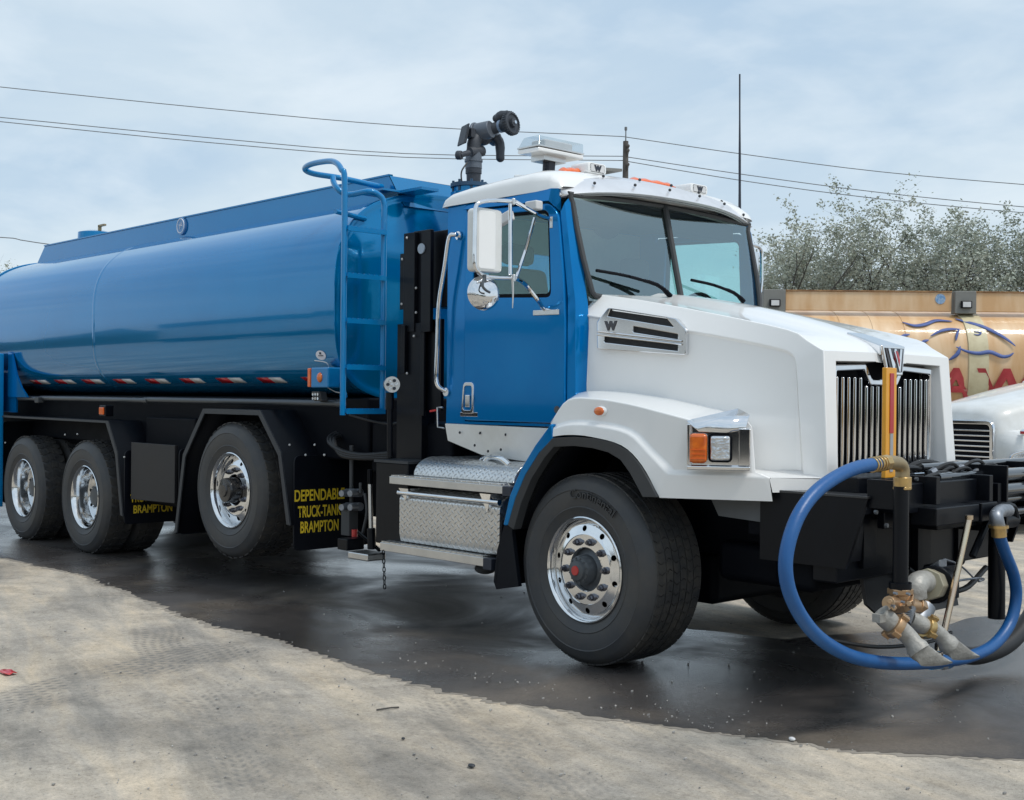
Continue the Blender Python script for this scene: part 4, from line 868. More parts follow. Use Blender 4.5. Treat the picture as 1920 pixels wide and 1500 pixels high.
b = MB(); b.tube([C(930, 258, .04), C(937, 270, .06), C(938, 296, .07)], [.058, .052, .050, .045], 14, 3); b.ball(C(938, 296, .07), .045, 10); b.build('lower_handle', M['gun'], wc)
b = MB(); b.tube([C(912, 247), C(922, 256), C(930, 262)], .075, 14, 3); b.build('lower_elbow', M['gungrey'], wc)
b = MB(); q0 = C(912, 245, .03); q1 = C(938, 237, .12); q2 = C(950, 234, .18); q3 = C(966, 229, .26)
b.cyl(q0, q1, .062, .055, 20); b.build('barrel', M['gun'], wc); b = MB(); b.cyl(q1, q1.lerp(q2, .35), .066, n=22); b.build('barrel_band', mat('light_blue_band', (.22, .30, .42), .4), wc)
b = MB(); b.cyl(q1.lerp(q2, .35), q2, .060, .085, 20); b.build('nozzle_neck', M['gun'], wc)
b = MB(); d_ = (q3-q2).normalized(); b.lathe([(.085, 0), (.110, .02), (.115, .03), (.115, .075), (.108, .085), (.095, .088), (.09, .075), (.045, .07)], q2, d_, 40); nz = b.build('nozzle_head', M['gun'], wc)
nb_ = MB(); u_, w__, _ = frame_for(d_)
for k in range(28):
    a = 2*pi*k/28; r0 = u_*cos(a)+w__*sin(a); nb_.obox(q2+d_*.041+r0*.087, r0*.004, r0.cross(d_)*.006, d_*.022)
nb_.build('nozzle_teeth', M['gun'], nz)
b = MB(); b.cyl(q2+d_*.05, q2+d_*.078, .048, .045, 20); b.build('nozzle_baffle', M['gun'], nz); b = MB(); b.cyl(q2+d_*.078, q2+d_*.088, .017, n=12); b.build('nozzle_bolt', M['polish'], nz)
b = MB(); b.tube([C(932, 222, .10), C(942, 216, .14), C(952, 214, .18)], [.042, .050, .040], 12, 2); b.ball(C(931, 222, .10), .042, 8); b.ball(C(952, 215, .18), .040, 8); b.build('stream_actuator', M['gun'], wc)
b = MB(); b.tube([C(876, 305, .05), C(866, 320, .05), C(865, 335, .05), C(868, 346, .05)], .008, 6, 4); b.build('control_cable', M['rubhose'], wc)
RS = 1.0
# ---------------------------------------------------------------- cab
CYC = 1.148                          # middle line of the cab
def mirC(p): return V((p[0], 2*CYC-p[1], p[2]))
YS = .20; YF = 2*CYC-YS
def both(fn):
    fn(lambda p: V(p)); fn(mirC)
Za = lambda *p: V(p)
cabin = MB()
def cab_side(f):
    def q(*ps): cabin.quad(*[f(p) for p in ps])
    q((-1.42, YS, 1.33), (-1.232, YS, 1.33), (-1.232, YS, 2.745), (-1.40, YS+.01, 2.76))           # rear corner panel
    q((-1.232, YS, 2.70), (-.46, YS, 2.672), (-.45, YS+.01, 2.745), (-1.232, YS, 2.745))              # cant rail
    q((-.46, YS, 2.672), (-.385, YS, 2.60), (-.40, YS+.02, 2.74), (-.45, YS+.01, 2.745))
    q((-.385, YS, 2.60), (-.318, YS, 2.09), (-.265, YS+.01, 2.06), (-.37, YS+.02, 2.66))
    q((-.37, YS+.02, 2.66), (-.265, YS+.01, 2.06), (-.235, YS+.085, 2.06), (-.365, YS+.08, 2.72))        # pillar front face
    q((-.318, YS, 2.09), (-.318, YS, 1.33), (-.255, YS+.01, 1.33), (-.265, YS+.01, 2.06))
    q((-.265, YS+.01, 2.06), (-.255, YS+.01, 1.33), (-.24, YS+.14, 1.33), (-.235, YS+.085, 2.06))
    q((-.318, YS, 1.345), (-1.232, YS, 1.345), (-1.232, YS, 1.33), (-.318, YS, 1.33))
both(cab_side)
cabin.build('cab_shell', M['blue'], T, bevel=.014, solid=.03, seg=3)
yr = X(1096, 490, -1.40).y
rw = rounded([(.46, 2.02), (yr, 2.02), (yr, 2.50), (.46, 2.50)], .08)
plate('cab_back_panel', [(YS+.012, 1.33), (YF-.012, 1.33), (YF-.012, 2.755), (YS+.012, 2.755)], [rw], (-1.415, 0, 0), (0, 1, 0), (0, 0, 1), .03, M['blue'], T)
plate('rear_window', rounded([(.44, 2.0), (yr+.02, 2.0), (yr+.02, 2.52), (.44, 2.52)], .08), [], (-1.436, 0, 0), (0, 1, 0), (0, 0, 1), .004, M['sideglass'], T)
b = MB(); b.box(-.23, -.20, .38, YF-.18, 1.30, 2.05); b.build('firewall', M['mattblack'], T)
# doors
def door(f, near):
    o = V((0, YS if near else YF, 0)); out = rounded([(-1.226, 1.352), (-.325, 1.352), (-.325, 2.09), (-.392, 2.60), (-.46, 2.664), (-1.226, 2.694)], [.03, .05, .3, .06, .06, .04], 5)
    win = rounded([(-1.15, 2.135), (-.445, 2.10), (-.468, 2.60), (-.50, 2.625), (-1.13, 2.652)], [.05, .04, .03, .03, .05], 4)
    d = plate('door', out, [win], o+V((0, .006 if near else -.006, 0)), (1, 0, 0), (0, 0, 1), .034, M['blue'], T, .006)
    inner = [(x*1, z) for x, z in win]
    cx_, cz_ = sum(p[0] for p in win)/len(win), sum(p[1] for p in win)/len(win)
    g_out = [(cx_+(x-cx_)*1.0, cz_+(z-cz_)*1.0) for x, z in win]; g_in = [(cx_+(x-cx_)*.945, cz_+(z-cz_)*.93) for x, z in win]
    plate('window_seal', g_out, [g_in], o+V((0, .002 if near else -.002, 0)), (1, 0, 0), (0, 0, 1), .020, M['mattblack'], d)
    plate('window', [(cx_+(x-cx_)*.96, cz_+(z-cz_)*.95) for x, z in win], [], o+V((0, .012 if near else -.012, 0)), (1, 0, 0), (0, 0, 1), .004, M['sideglass'], d)
    b = MB(); s_ = 1 if near else -1; y = o.y+.045*s_
    b.box(-1.22, -.33, min(y, y+.02*s_), max(y, y+.02*s_), 1.36, 2.05); b.build('door_trim', M['seat'], d)
    return d
dn = door(None, True); door(None, False)
b = MB(); c = Y(879, 746, YS-.012); cc = rounded([(-.06, -.10), (.06, -.10), (.06, .10), (-.04, .10)], .03)
hp = plate('handle_plate', cc, [rounded([(-.042, -.078), (.042, -.078), (.042, .078), (-.03, .078)], .02)], (c.x, YS-.016, c.z), (1, 0, 0), (0, 0, 1), .016, M['chrome'], dn, .003)
b.box(c.x-.04, c.x+.04, YS-.013, YS-.006, c.z-.075, c.z+.075); b.build('handle_recess', M['mattblack'], hp)
b = MB(); b.box(c.x-.018, c.x+.026, YS-.032, YS-.014, c.z-.06, c.z+.02); b.build('handle_pull', M['chrome'], hp, bevel=.006)
b = MB(); c = Y(880, 777, YS-.012); b.box(c.x-.085, c.x+.085, YS-.018, YS-.010, c.z-.014, c.z+.014); nb = b.build('name_badge', M['chrome'], dn, bevel=.003)
text('badge_lettering', '4700', .030, (c.x-.055, YS-.019, c.z-.010), (1, 0, 0), (0, 0, 1), M['ink'], nb, .0008, .001, 1.3)
# skirt under the door
b = MB(); b.prism([(-1.43, YS-.004, 1.328), (-.27, YS-.004, 1.318), (-.36, YS-.004, 1.22), (-.36, YS-.004, 1.14), (-.62, YS+.05, 1.10), (-1.12, YS+.05, 1.13), (-1.40, YS-.004, 1.215)], (0, .03, 0)); sk = b.build('cab_skirt', M['polish'] if False else M['oldwhite'], T, bevel=.006)
for px, py in ((862, 811), (948, 815), (900, 812), (915, 846), (939, 843), (890, 835)):
    link('bolt', bm_.mesh('bolt', M['edge']), T, loc=Y(px, py, YS-.006))
b = MB(); b.prism([(-1.43, 2*CYC-YS, 1.328), (-.27, 2*CYC-YS, 1.318), (-.5, 2*CYC-YS, 1.12), (-1.3, 2*CYC-YS, 1.12)], (0, -.03, 0)); b.box(-1.43, -.25, YS+.03, YF-.03, 1.26, 1.30); b.build('cab_floor', M['mattblack'], T)
# roof cap
b = MB(); rows = []
for x, h, e in ((-1.475, .0, .0), (-1.47, .05, .0), (-1.44, .09, .012), (-1.38, .12, .02), (-1.2, .145, .02), (-.9, .165, .02), (-.62, .175, .02), (-.47, .145, .02), (-.40, .08, .01), (-.38, .02, 0)):
    r_ = []
    for k in range(33):
        t = pi-pi*k/32; c_, s_ = cos(t), sin(t); n = 4.5
        yy = CYC+(CYC-YS+e)*math.copysign(abs(c_)**(2/n), c_); r_.append(V((x, yy, 2.742+(h+.004)*abs(s_)**(2/n)*(1))))
    rows.append(r_)
b.grid(rows); b.add(rows[0], [tuple(range(33))]); b.build('roof_cap', M['white'], T, sharp=50)
b = MB(); b.box(-1.40, -.46, YS+.02, YF-.02, 2.735, 2.745); b.build('headliner', M['dash'], T)
b = MB(); b.prism([(-.95, YS-.012, 2.742), (-.45, YS-.012, 2.728), (-.40, YS+.01, 2.74), (-.40, YS+.01, 2.79), (-.95, YS-.012, 2.79)], (0, .03, 0)); b.prism([mirC(p) for p in [(-.95, YS-.012, 2.742), (-.45, YS-.012, 2.728), (-.40, YS+.01, 2.74), (-.40, YS+.01, 2.79), (-.95, YS-.012, 2.79)]], (0, -.03, 0)); b.build('drip_rail', M['white'], T, bevel=.01)
# windscreen: two panes, seal, divider
wsN = [(-.368, .275, 2.715), (-.385, CYC, 2.745), (-.232, CYC, 2.09), (-.228, .285, 2.075)]
for f in (lambda p: V(p), mirC):
    P = [f(p) for p in wsN]; b = MB(); b.quad(*P) if f is not mirC else b.quad(*reversed(P)); b.build('windscreen_pane', M['glass'], T, recalc=False)
b = MB(); loop = [V(wsN[3])+V((0, .14, .025)), V(wsN[3])+V((-.010, .015, .11)), V(wsN[0])+V((.008, 0, -.05)), V(wsN[0])+V((0, .05, 0)), V(wsN[1]), mirC(V(wsN[0])+V((0, .05, 0))), mirC(V(wsN[0])+V((.008, 0, -.05))), mirC(V(wsN[3])+V((-.010, .015, .11))), mirC(V(wsN[3])+V((0, .14, .025))), V(wsN[2])]
b.tube(loop, .017, 8, 3, closed=True); b.build('windscreen_seal', M['plast'], T)
b = MB(); b.tube([V(wsN[1])+V((.008, 0, 0)), V(wsN[2])+V((.008, 0, 0))], .020, 8); b.build('windscreen_divider', M['plast'], T)
# dark header band and cowl panel
b = MB(); b.quad((-.44, .34, 2.79), (-.41, CYC, 2.84), (-.40, CYC, 2.742), (-.43, .34, 2.70)); b.quad(*[mirC(p) for p in ((-.44, .34, 2.79), (-.41, CYC, 2.84), (-.40, CYC, 2.742), (-.43, .34, 2.70))]); b.build('windscreen_header', M['white'], T, solid=.01)
b = MB(); b.grid([[V((-.24, .36, 2.085)), V((-.20, CYC, 2.10)), V((-.24, 2*CYC-.36, 2.085))], [V((-.26, .36, 2.0)), V((-.20, CYC, 2.0)), V((-.26, 2*CYC-.36, 2.0))]]); b.build('cowl_panel', M['mattblack'], T, solid=.02)
# wipers
for A_, Bb, Cc in (((1118, 507), (1232, 534), (1258, 556)), ((1296, 525), (1376, 549), (1395, 566))):
    f = lambda p, o_=0: X(p[0], p[1], -.20+o_)
    wp = empty('wiper', (0, 0, 0), T)
    b = MB(); a0, a1 = f(A_, -.02), f(Bb, .02); b.tube([a0, a0.lerp(a1, .5)+V((.01, 0, .008)), a1], .010, 6, 3); b.build('wiper_blade', M['mattblack'], wp)
    b = MB(); b.tube([a0.lerp(a1, .5)+V((.02, 0, .005)), f(Bb, .05), f(Cc, .08)], [.008, .012, .016], 6, 3); b.build('wiper_arm', M['mattblack'], wp)
# cab interior
b = MB(); b.box(-.62, -.27, YS+.06, YF-.06, 1.75, 2.02); b.prism([(-.62, YS+.06, 2.02), (-.27, YS+.06, 2.02), (-.30, YS+.06, 2.06), (-.50, YS+.06, 2.10)], (0, YF-YS-.12, 0)); b.build('dashboard', M['dash'], T, bevel=.02)
for y in (.62, 1.80):
    s = empty('seat', (0, 0, 0), T); b = MB(); b.box(-1.25, -.75, y-.24, y+.24, 1.55, 1.72); b.build('seat_cushion', M['seat'], s, bevel=.04)
    b = MB(); b.prism([(-1.15, y-.23, 1.72), (-1.02, y-.23, 1.72), (-1.14, y-.23, 2.36), (-1.26, y-.23, 2.36)], (0, .46, 0)); b.build('seat_back', M['seat'], s, bevel=.04)
    b = MB(); b.box(-1.25, -1.15, y-.13, y+.13, 2.38, 2.52); b.build('headrest', M['seat'], s, bevel=.04)
b = MB(); b.tube([V((-.66+.07*sin(t), 1.80+.22*cos(t), 2.04+.19*sin(t))) for t in [2*pi*i/24 for i in range(24)]], .014, 8, closed=True); b.cyl((-.66, 1.8, 2.03), (-.52, 1.8, 1.95), .03, n=10); b.build('steering_wheel', M['dash'], T)
plate('cab_rear_lining', [(YS+.04, 1.36), (YF-.04, 1.36), (YF-.04, 2.72), (YS+.04, 2.72)], [rw], (-1.385, 0, 0), (0, 1, 0), (0, 0, 1), .02, mat('cab_lining', (.46, .49, .46), .8), T)
b = MB(); b.ball((-.62, .86, 2.60), .10, 10, sc_=(.5, 1.2, .75)); b.build('overhead_console', M['mattblack'], T)
b = MB(); b.box(-.62, -.46, .45, 2.0, 2.60, 2.735); b.build('overhead_shelf', M['dash'], T, bevel=.02)
# visor
top_ = []; low_ = []; HW = .93
for k in range(25):
    t = -1+2*k/24; e = abs(t)**2.2
    top_.append(V((-.50-.10*e, CYC+t*(HW-.02), 2.912-.050*e))); low_.append(V((-.225-.15*e, CYC+t*(HW+(.01)), 2.765-.06*abs(t)**3)))
low2 = [p+V((-.03, 0, -.018)) for p in low_]
b = MB(); b.grid([top_, [a.lerp(c, .5)+V((.03, 0, .018)) for a, c in zip(top_, low_)], low_, low2]); vz = b.build('sun_visor', M['steelwhite'], T, solid=.006)
b = MB(); b.grid([[p+V((-.02, 0, -.014)) for p in low_], [V((-.47, p.y, p.z-.0+.035)) for p in low_]]); b.build('visor_shade_plate', mat('visor_shade_tone', (.01, .022, .045), .4), vz, solid=-.004)  # extra plate: shade under the visor put in as dark blue colour
b = MB()
for sg in (0, 1):
    i = 0 if sg == 0 else -1; q = [top_[i], low_[i], low2[i]+V((-.08, 0, -.005)), V((-.70, low_[i].y+(-.02 if sg == 0 else .02), 2.80))]; b.quad(*q)
b.build('visor_end', M['steelwhite'], vz, solid=.006)
vr = MB(); vr.ball((0, 0, 0), .010, 6); vrm = vr.mesh('rivet', M['edge'])
for k in range(1, 24, 2):
    a, c = top_[k], low_[k]; link('rivet', vrm, vz, loc=a.lerp(c, .30 if k % 4 == 1 else .72)+V((.030, 0, .020)))
# roof lamps
def wlamp(px0, px1, py0, py1, x, m_txt=True):
    a, c = X(px0, py0, x), X(px1, py1, x); yc, zc_ = (a.y+c.y)/2, (a.z+c.z)/2; hw, hh = abs(c.y-a.y)/2, abs(a.z-c.z)/2
    l = plate('roof_horn_light', rounded([(-hw, -hh), (hw, -hh), (hw, hh), (-hw, hh)], .025), [], (x-.07, yc, zc_), (0, 1, 0), (0, 0, 1), .13, M['white'], T, .012)
    f = plate('light_face', rounded([(-hw*.78, -hh*.72), (hw*.78, -hh*.72), (hw*.78, hh*.72), (-hw*.78, hh*.72)], .012), [], (x+.001, yc, zc_), (0, 1, 0), (0, 0, 1), .012, M['ink'], l)
    plate('light_panel', rounded([(-hw*.70, -hh*.62), (hw*.70, -hh*.62), (hw*.70, hh*.62), (-hw*.70, hh*.62)], .01), [], (x+.008, yc, zc_), (0, 1, 0), (0, 0, 1), .004, M['whitet'], l)
    text('letter_mark', 'W', hh*1.25, (x+.012, yc, zc_-hh*.45), (0, 1, 0), (0, 0, 1), M['ink'], l, .001, .004, 1.15, 'CENTER')
    b = MB(); b.box(x-.12, x-.01, yc-hw*.6, yc+hw*.6, zc_-hh-.05, zc_-hh+.01); b.build('light_foot', M['white'], l)
wlamp(1101, 1136, 302, 330, -.52); wlamp(1294, 1326, 342, 367, -.52)
c = X(992, 338, -1.15); b = MB(); b.prism([(c.x-.10, c.y-.05, c.z-.05), (c.x-.10, c.y-.05, c.z+.045), (c.x+.02, c.y-.04, c.z+.03), (c.x+.10, c.y-.04, c.z-.03), (c.x+.10, c.y-.04, c.z-.05)], (0, .12, 0)); b.build('rear_roof_light', M['white'], T, bevel=.01)
def amber(px0, px1, py, x):
    a, c = X(px0, py[0], x), X(px1, py[1], x); b = MB(); rows = []
    for i in range(17):
        t = i/16; p = a.lerp(c, t); h = .034*min(1, sin(pi*min(max(t, .03), .97))*3)*(1+.10*sin(t*22)); rows.append([p+V((.045*cos(q), 0, h*sin(q))) for q in [pi*j/8 for j in range(9)]])
    b.grid(rows); b.build('amber_roof_light', M['orangelens'], T, solid=.004)
amber(1048, 1100, (324, 326), -.62); amber(1176, 1258, (340, 353), -.60)
# light bar
lb = empty('light_bar', (0, 0, 0), T); XB = -1.0
b = MB(); c = X(1033, 284, XB); y0, y1 = c.y-.21, c.y+.21; z = c.z
def lbp(x, y, z_): return V((x, y, z_))
b.prism([(XB-.10, y0, z-.035), (XB+.10, y0, z-.040), (XB+.10, y1, z-.040), (XB-.10, y1, z-.035)], (0, 0, .03)); b.build('light_bar_base', M['white'], lb, bevel=.01)
b = MB(); b.box(XB-.065, XB+.065, y0+.09, y1-.07, z+.005, z+.06); b.build('light_bar_modules', M['whitet'], lb, bevel=.012)
b = MB(); b.prism([(XB-.10, y0+.0, z), (XB-.075, y0+.03, z+.075), (XB+.07, y0+.03, z+.075), (XB+.10, y0, z)], (0, .42, 0)); b.build('light_bar_dome', M['clear'], lb, bevel=.012)
b = MB(); b.box(XB-.10, XB+.10, y0-.004, y1+.004, z-.006, z+.006); b.box(XB-.075, XB+.05, y0+.10, y1-.12, z-.075, z-.035); b.build('light_bar_trim', M['alu'], lb, bevel=.003)
b = MB(); p0_, p1_ = X(1028, 335, XB), X(1030, 296, XB); b.obox((p0_+p1_)/2, (.03, 0, 0), (0, .028, 0), (p1_-p0_)/2); b.tube([X(1019, 300, XB), X(1021, 318, XB), X(1024, 334, XB)], .007, 6, 2); b.build('light_bar_post', M['ink'], lb)
b = MB(); b.prism([(-1.2, c.y-.12, 2.92), (-.55, c.y-.15, 2.93), (-.55, c.y+.2, 2.96), (-1.2, c.y+.15, 2.94)], (0, 0, .018)); b.build('roof_bracket', M['bracket'], lb)
# antenna
b = MB(); b.tube([Y(1387, 402, 2.25), Y(1387, 300, 2.25), Y(1387, 139, 2.25)], [.011, .009, .006], 8, 2); b.build('whip_antenna', M['ink'], T)
# near mirror
mr = empty('side_mirror', (0, 0, 0), T); XM = -.45
b = MB()
a, c = X(889, 388, XM), X(937, 513, XM)
plate('mirror_head', rounded([(a.y, c.z), (c.y, c.z), (c.y, a.z), (a.y, a.z)], .03), [], (XM-.02, 0, 0), (0, 1, 0), (0, 0, 1), .06, M['oldwhite'], mr, .012)
plate('mirror_back', rounded([(a.y+.015, c.z+.015), (c.y-.055, c.z+.015), (c.y-.055, a.z-.015), (a.y+.015, a.z-.015)], .02), [], (XM+.014, 0, 0), (0, 1, 0), (0, 0, 1), .014, M['white'], mr, .004)
b = MB(); b.box(XM-.058, XM-.052, a.y+.02, c.y-.02, c.z+.02, a.z-.02); b.build('mirror_glass', M['polish'], mr)
b = MB(); fr = .017
b.tube([X(965, 378, XM+.04), X(930, 376, XM+.04), X(905, 378, XM+.04), X(893, 386, XM+.04), X(891, 410, XM+.04), X(890, 490, XM+.04), X(895, 508, XM+.04), X(910, 518, XM+.04), X(935, 521, XM+.04), X(966, 521, XM+.04)], fr*.7, 10, 4); b.build('mirror_loop', M['chrome'], mr)
b = MB(); b.tube([X(957, 382, XM+.05), X(957, 445, XM+.05), X(957, 516, XM+.05)], .011, 8)
b.tube([X(966, 378, XM+.05), Y(1000, 398, .02), Y(1018, 407, .12), Y(1036, 411, YS)], .012, 8, 4)
b.tube([X(966, 521, XM+.05), Y(985, 533, .0), Y(1010, 565, .10), Y(1022, 580, YS-.02), Y(1044, 586, YS-.01)], .013, 8, 4)
b.tube([Y(1003, 408, .06), Y(985, 470, .02), X(968, 520, XM+.05)], .010, 8); b.build('mirror_arm', M['chrome'], mr)
b = MB(); b.tube([X(961, 524, XM+.05), X(962, 550, XM+.05), X(961, 578, XM+.05)], [.009, .006, .003], 6); b.obox(Y(1035, 417, YS-.012), (.012, 0, 0), (0, .01, 0), (0, 0, .035)); b.obox(Y(1026, 586, YS-.012), (.11, 0, -.002), (0, .014, 0), (0, 0, .016)); b.cyl(X(963, 372, XM+.05), X(963, 384, XM+.05), .012, n=8); b.cyl(X(963, 515, XM+.05), X(963, 528, XM+.05), .014, n=8); b.build('mirror_clamp', M['alu'], mr, bevel=.004)
b = MB(); c = X(909, 549, XM+.01); rm = []
b.lathe([(0, .026), (.035, .024), (.065, .017), (.085, .005), (.096, -.012), (.099, -.02)], c, (1, -.35, .05), 40); q = b.build('round_mirror', M['chrome'], mr)
b = MB(); b.tube([X(907, 522, XM+.06), X(905, 536, XM+.075), X(911, 544, XM+.08), X(918, 548, XM+.075)], .008, 6, 3); b.cyl(X(908, 515, XM+.05), X(908, 530, XM+.05), .012, n=8); b.build('round_mirror_stalk', M['hub'], mr)
b = MB(); b.obox(Y(947, 410, -.10), (.05, .01, .02), (0, .02, 0), (-.01, 0, .03)); b.obox(Y(1001, 386, .1), (.05, 0, 0), (0, .03, 0), (0, 0, .028)); b.build('mirror_motor', M['whitet'], mr, bevel=.01)
# far mirror
fm = empty('side_mirror', (0, 0, 0), T); XQ = -.62
b = MB(); b.tube([X(1400, 458, XQ), X(1412, 460, XQ), X(1424, 465, XQ), X(1428, 480, XQ), X(1427, 540, XQ), X(1420, 556, XQ), X(1404, 560, XQ)], .013, 8, 4); b.tube([X(1400, 455, XQ), Y(1392, 462, YF), Y(1388, 470, YF)], .011, 6); b.build('mirror_arm', M['chrome'], fm)
a, c = X(1404, 470, XQ), X(1422, 552, XQ); plate('mirror_head', rounded([(a.y, c.z), (c.y, c.z), (c.y, a.z), (a.y, a.z)], .02), [], (XQ-.03, 0, 0), (0, 1, 0), (0, 0, 1), .05, M['chrome'], fm, .01)
# grab handles
b = MB(); b.tube([Y(862, 442, YS), Y(852, 440, YS-.05), Y(842, 447, YS-.06), Y(834, 500, YS-.06), Y(823, 570, YS-.06), Y(820, 650, YS-.06), Y(818, 705, YS-.06), Y(822, 725, YS-.05), Y(838, 735, YS)], .015, 10, 5); gh = b.build('grab_handle', M['chrome'], T)
b = MB()
for px, py in ((861, 442), (838, 735)): p = Y(px, py, YS-.004); b.cyl(p, p+V((0, -.012, 0)), .028, n=16)
b.build('handle_foot', M['chrome'], gh)
# ---------------------------------------------------------------- hood and fenders
def hood_half(f, b, flip):
    aA, bA, aB, bB = .405, .105, .322, .168            # plan lines of the two creases: the hood narrows from the cab to the nose
    C_ = [(-.24, CY, 2.165), (.07, CY, 2.115), (.6, CY, 2.0), (1.0, CY, 1.880), (1.15, CY, 1.82), (1.215, CY, 1.765)]
    D_ = [(-.24, .93, 2.160), (.07, .95, 2.107), (.6, .97, 1.990), (1.0, 1.0, 1.868), (1.15, 1.03, 1.812), (1.215, 1.05, 1.762)]
    Dl = [(-.25, .86, 2.140), (.07, .88, 2.085), (.6, .91, 1.970), (1.0, .95, 1.858), (1.15, .98, 1.805), (1.215, 1.0, 1.760)]
    A_ = [PL(px, py, aA, bA) for px, py in ((1124, 552), (1205, 563), (1350, 590), (1478, 618), (1512, 637))]+[V((1.213, .52, 1.757))]
    B_ = [PL(px, py, aB, bB) for px, py in ((1087, 590), (1180, 604), (1330, 627), (1450, 651), (1484, 664), (1492, 684))]
    E_ = [PL(1105, 553, .365, .1), ] # rounded rear corner
    rows = [[V(p) for p in r_] for r_ in (C_, D_, Dl, A_, B_)]; nrow = []
    for r_ in rows: nrow.append(smooth_pts(r_, 3))
    for i in range(4):
        n_ = len(nrow[0])-1
        for j in range(n_): b.quad(*[f(p) for p in (nrow[i][j], nrow[i][j+1], nrow[i+1][j+1], nrow[i+1][j])])
    Bs = nrow[4]; Bi = [p+V((0, .013, -.010)) for p in Bs]; n_ = len(Bs)-1
    Sz = [1.30]*len(Bs)
    Ss = [V((p.x, aB+bB*p.x+.014, 1.36-.30*max(0, min(1, (p.x+.2)/1.2)))) for p in Bi]
    for j in range(n_):
        b.quad(*[f(p) for p in (Bs[j], Bs[j+1], Bi[j+1], Bi[j])]); b.quad(*[f(p) for p in (Bi[j], Bi[j+1], Ss[j+1], Ss[j])])
    # rear return behind the rounded corner
    b.quad(*[f(p) for p in (Bs[0], Ss[0], Ss[0]+V((-.02, .06, 0)), Bs[0]+V((-.015, .07, .0)))])
    e0, e1 = V((1.213, .52, 1.757)), V((1.262, .50, 1.03)); i0 = Bs[-1]; i1 = V((1.12, .500, 1.03)); j0 = Bi[-1]; j1 = V((1.10, .514, 1.03))
    b.quad(*[f(p) for p in (e0, e1, i1, i0)]); b.quad(*[f(p) for p in (i0, i1, j1, j0)]); b.quad(*[f(p) for p in (j0, j1, Ss[-1], Ss[-1])][:3])
    b.quad(*[f(p) for p in (e0, e1, (1.262, .60, 1.03), (1.218, .635, 1.705))])
    b.quad(*[f(p) for p in (e0, (1.218, .635, 1.705), (1.22, 1.02, 1.712), (1.215, 1.05, 1.762))])
    b.quad(*[f(p) for p in ((1.215, 1.05, 1.762), (1.22, 1.02, 1.712), (1.22, CY, 1.70), (1.215, CY, 1.765))])
    b.quad(*[f(p) for p in ((1.262, .60, 1.03), (1.218, .635, 1.705), (1.13, .650, 1.70), (1.16, .62, 1.03))]); b.quad(*[f(p) for p in ((1.218, .635, 1.705), (1.22, 1.02, 1.712), (1.13, 1.02, 1.70), (1.13, .65, 1.70))])
b = MB(); hood_half(lambda p: V(p), b, 0); hood_half(mir, b, 1)
hood = b.build('hood', M['white'], T, bevel=.012, seg=3, sharp=30)
def fender_white(f, nm):
    b = MB()
    up_ = [(-.235, -.02, 1.36), (-.10, -.02, 1.49), (.12, -.03, 1.50), (.36, -.03, 1.475), (.60, -.02, 1.43), (.76, .01, 1.395), (1.00, .162, 1.395), (1.02, .180, 1.36)]
    lo_ = [(-.20, -.05, 1.28), (-.05, -.06, 1.295), (.12, -.065, 1.29), (.35, -.065, 1.25), (.49, -.06, 1.15), (.60, -.045, .985), (1.075, .23, .985), (1.10, .245, .985)]
    mi_ = [(-.22, -.022, 1.335), (-.06, -.024, 1.37), (.14, -.03, 1.37), (.40, -.028, 1.33), (.55, -.02, 1.22), (.66, .0, 1.13), (1.01, .180, 1.13), (1.03, .195, 1.13)]
    ml_ = [(-.212, -.045, 1.32), (-.06, -.055, 1.352), (.14, -.06, 1.352), (.385, -.058, 1.315), (.53, -.05, 1.21), (.645, -.035, 1.11), (1.065, .208, 1.105), (1.09, .228, 1.105)]
    inn = [PL(px, py, .338, .168) for px, py in ((1084, 741), (1110, 733), (1171, 735), (1248, 746), (1300, 757), (1340, 766), (1385, 780), (1403, 800))]
    midt = [V(p)*.45+V(q)*.55+V((0, 0, .016 if 0 < i < 5 else .004)) for i, (p, q) in enumerate(zip(inn, up_))]
    hd = lambda r_: smooth_pts([V(p) for p in r_[:6]], 4)+[V(r_[6]), V(r_[7])]
    rows = [hd(r_) for r_ in (inn, midt, up_, mi_, ml_, lo_)]; n_ = len(rows[0])-1
    for a, c in zip(rows, rows[1:]):
        for j in range(n_): b.quad(*[f(p) for p in (a[j], a[j+1], c[j+1], c[j])])
    mt, it = rows[1][-1], rows[0][-1]
    b.quad(*[f(p) for p in ((1.02, .180, 1.36), mt, it, (it.x+.01, it.y+.01, 1.12), (1.03, .195, 1.13))])
    b.quad(*[f(p) for p in ((1.09, .228, 1.105), (1.03, .195, 1.13), (it.x+.01, it.y+.01, 1.13), (1.10, .51, 1.13), (1.262, .50, 1.10))])
    b.quad(*[f(p) for p in ((1.10, .245, 1.03), (1.09, .228, 1.105), (1.262, .50, 1.095), (1.27, .50, 1.03))])
    b.quad(*[f(p) for p in ((-.235, -.02, 1.36), rows[1][0], rows[0][0], (rows[0][0].x, rows[0][0].y, 1.3), (-.20, -.02, 1.28))])
    return b.build(nm, M['white'], T, bevel=.014, seg=3, sharp=30)
fender_white(lambda p: V(p), 'front_fender'); fender_white(mir, 'front_fender')
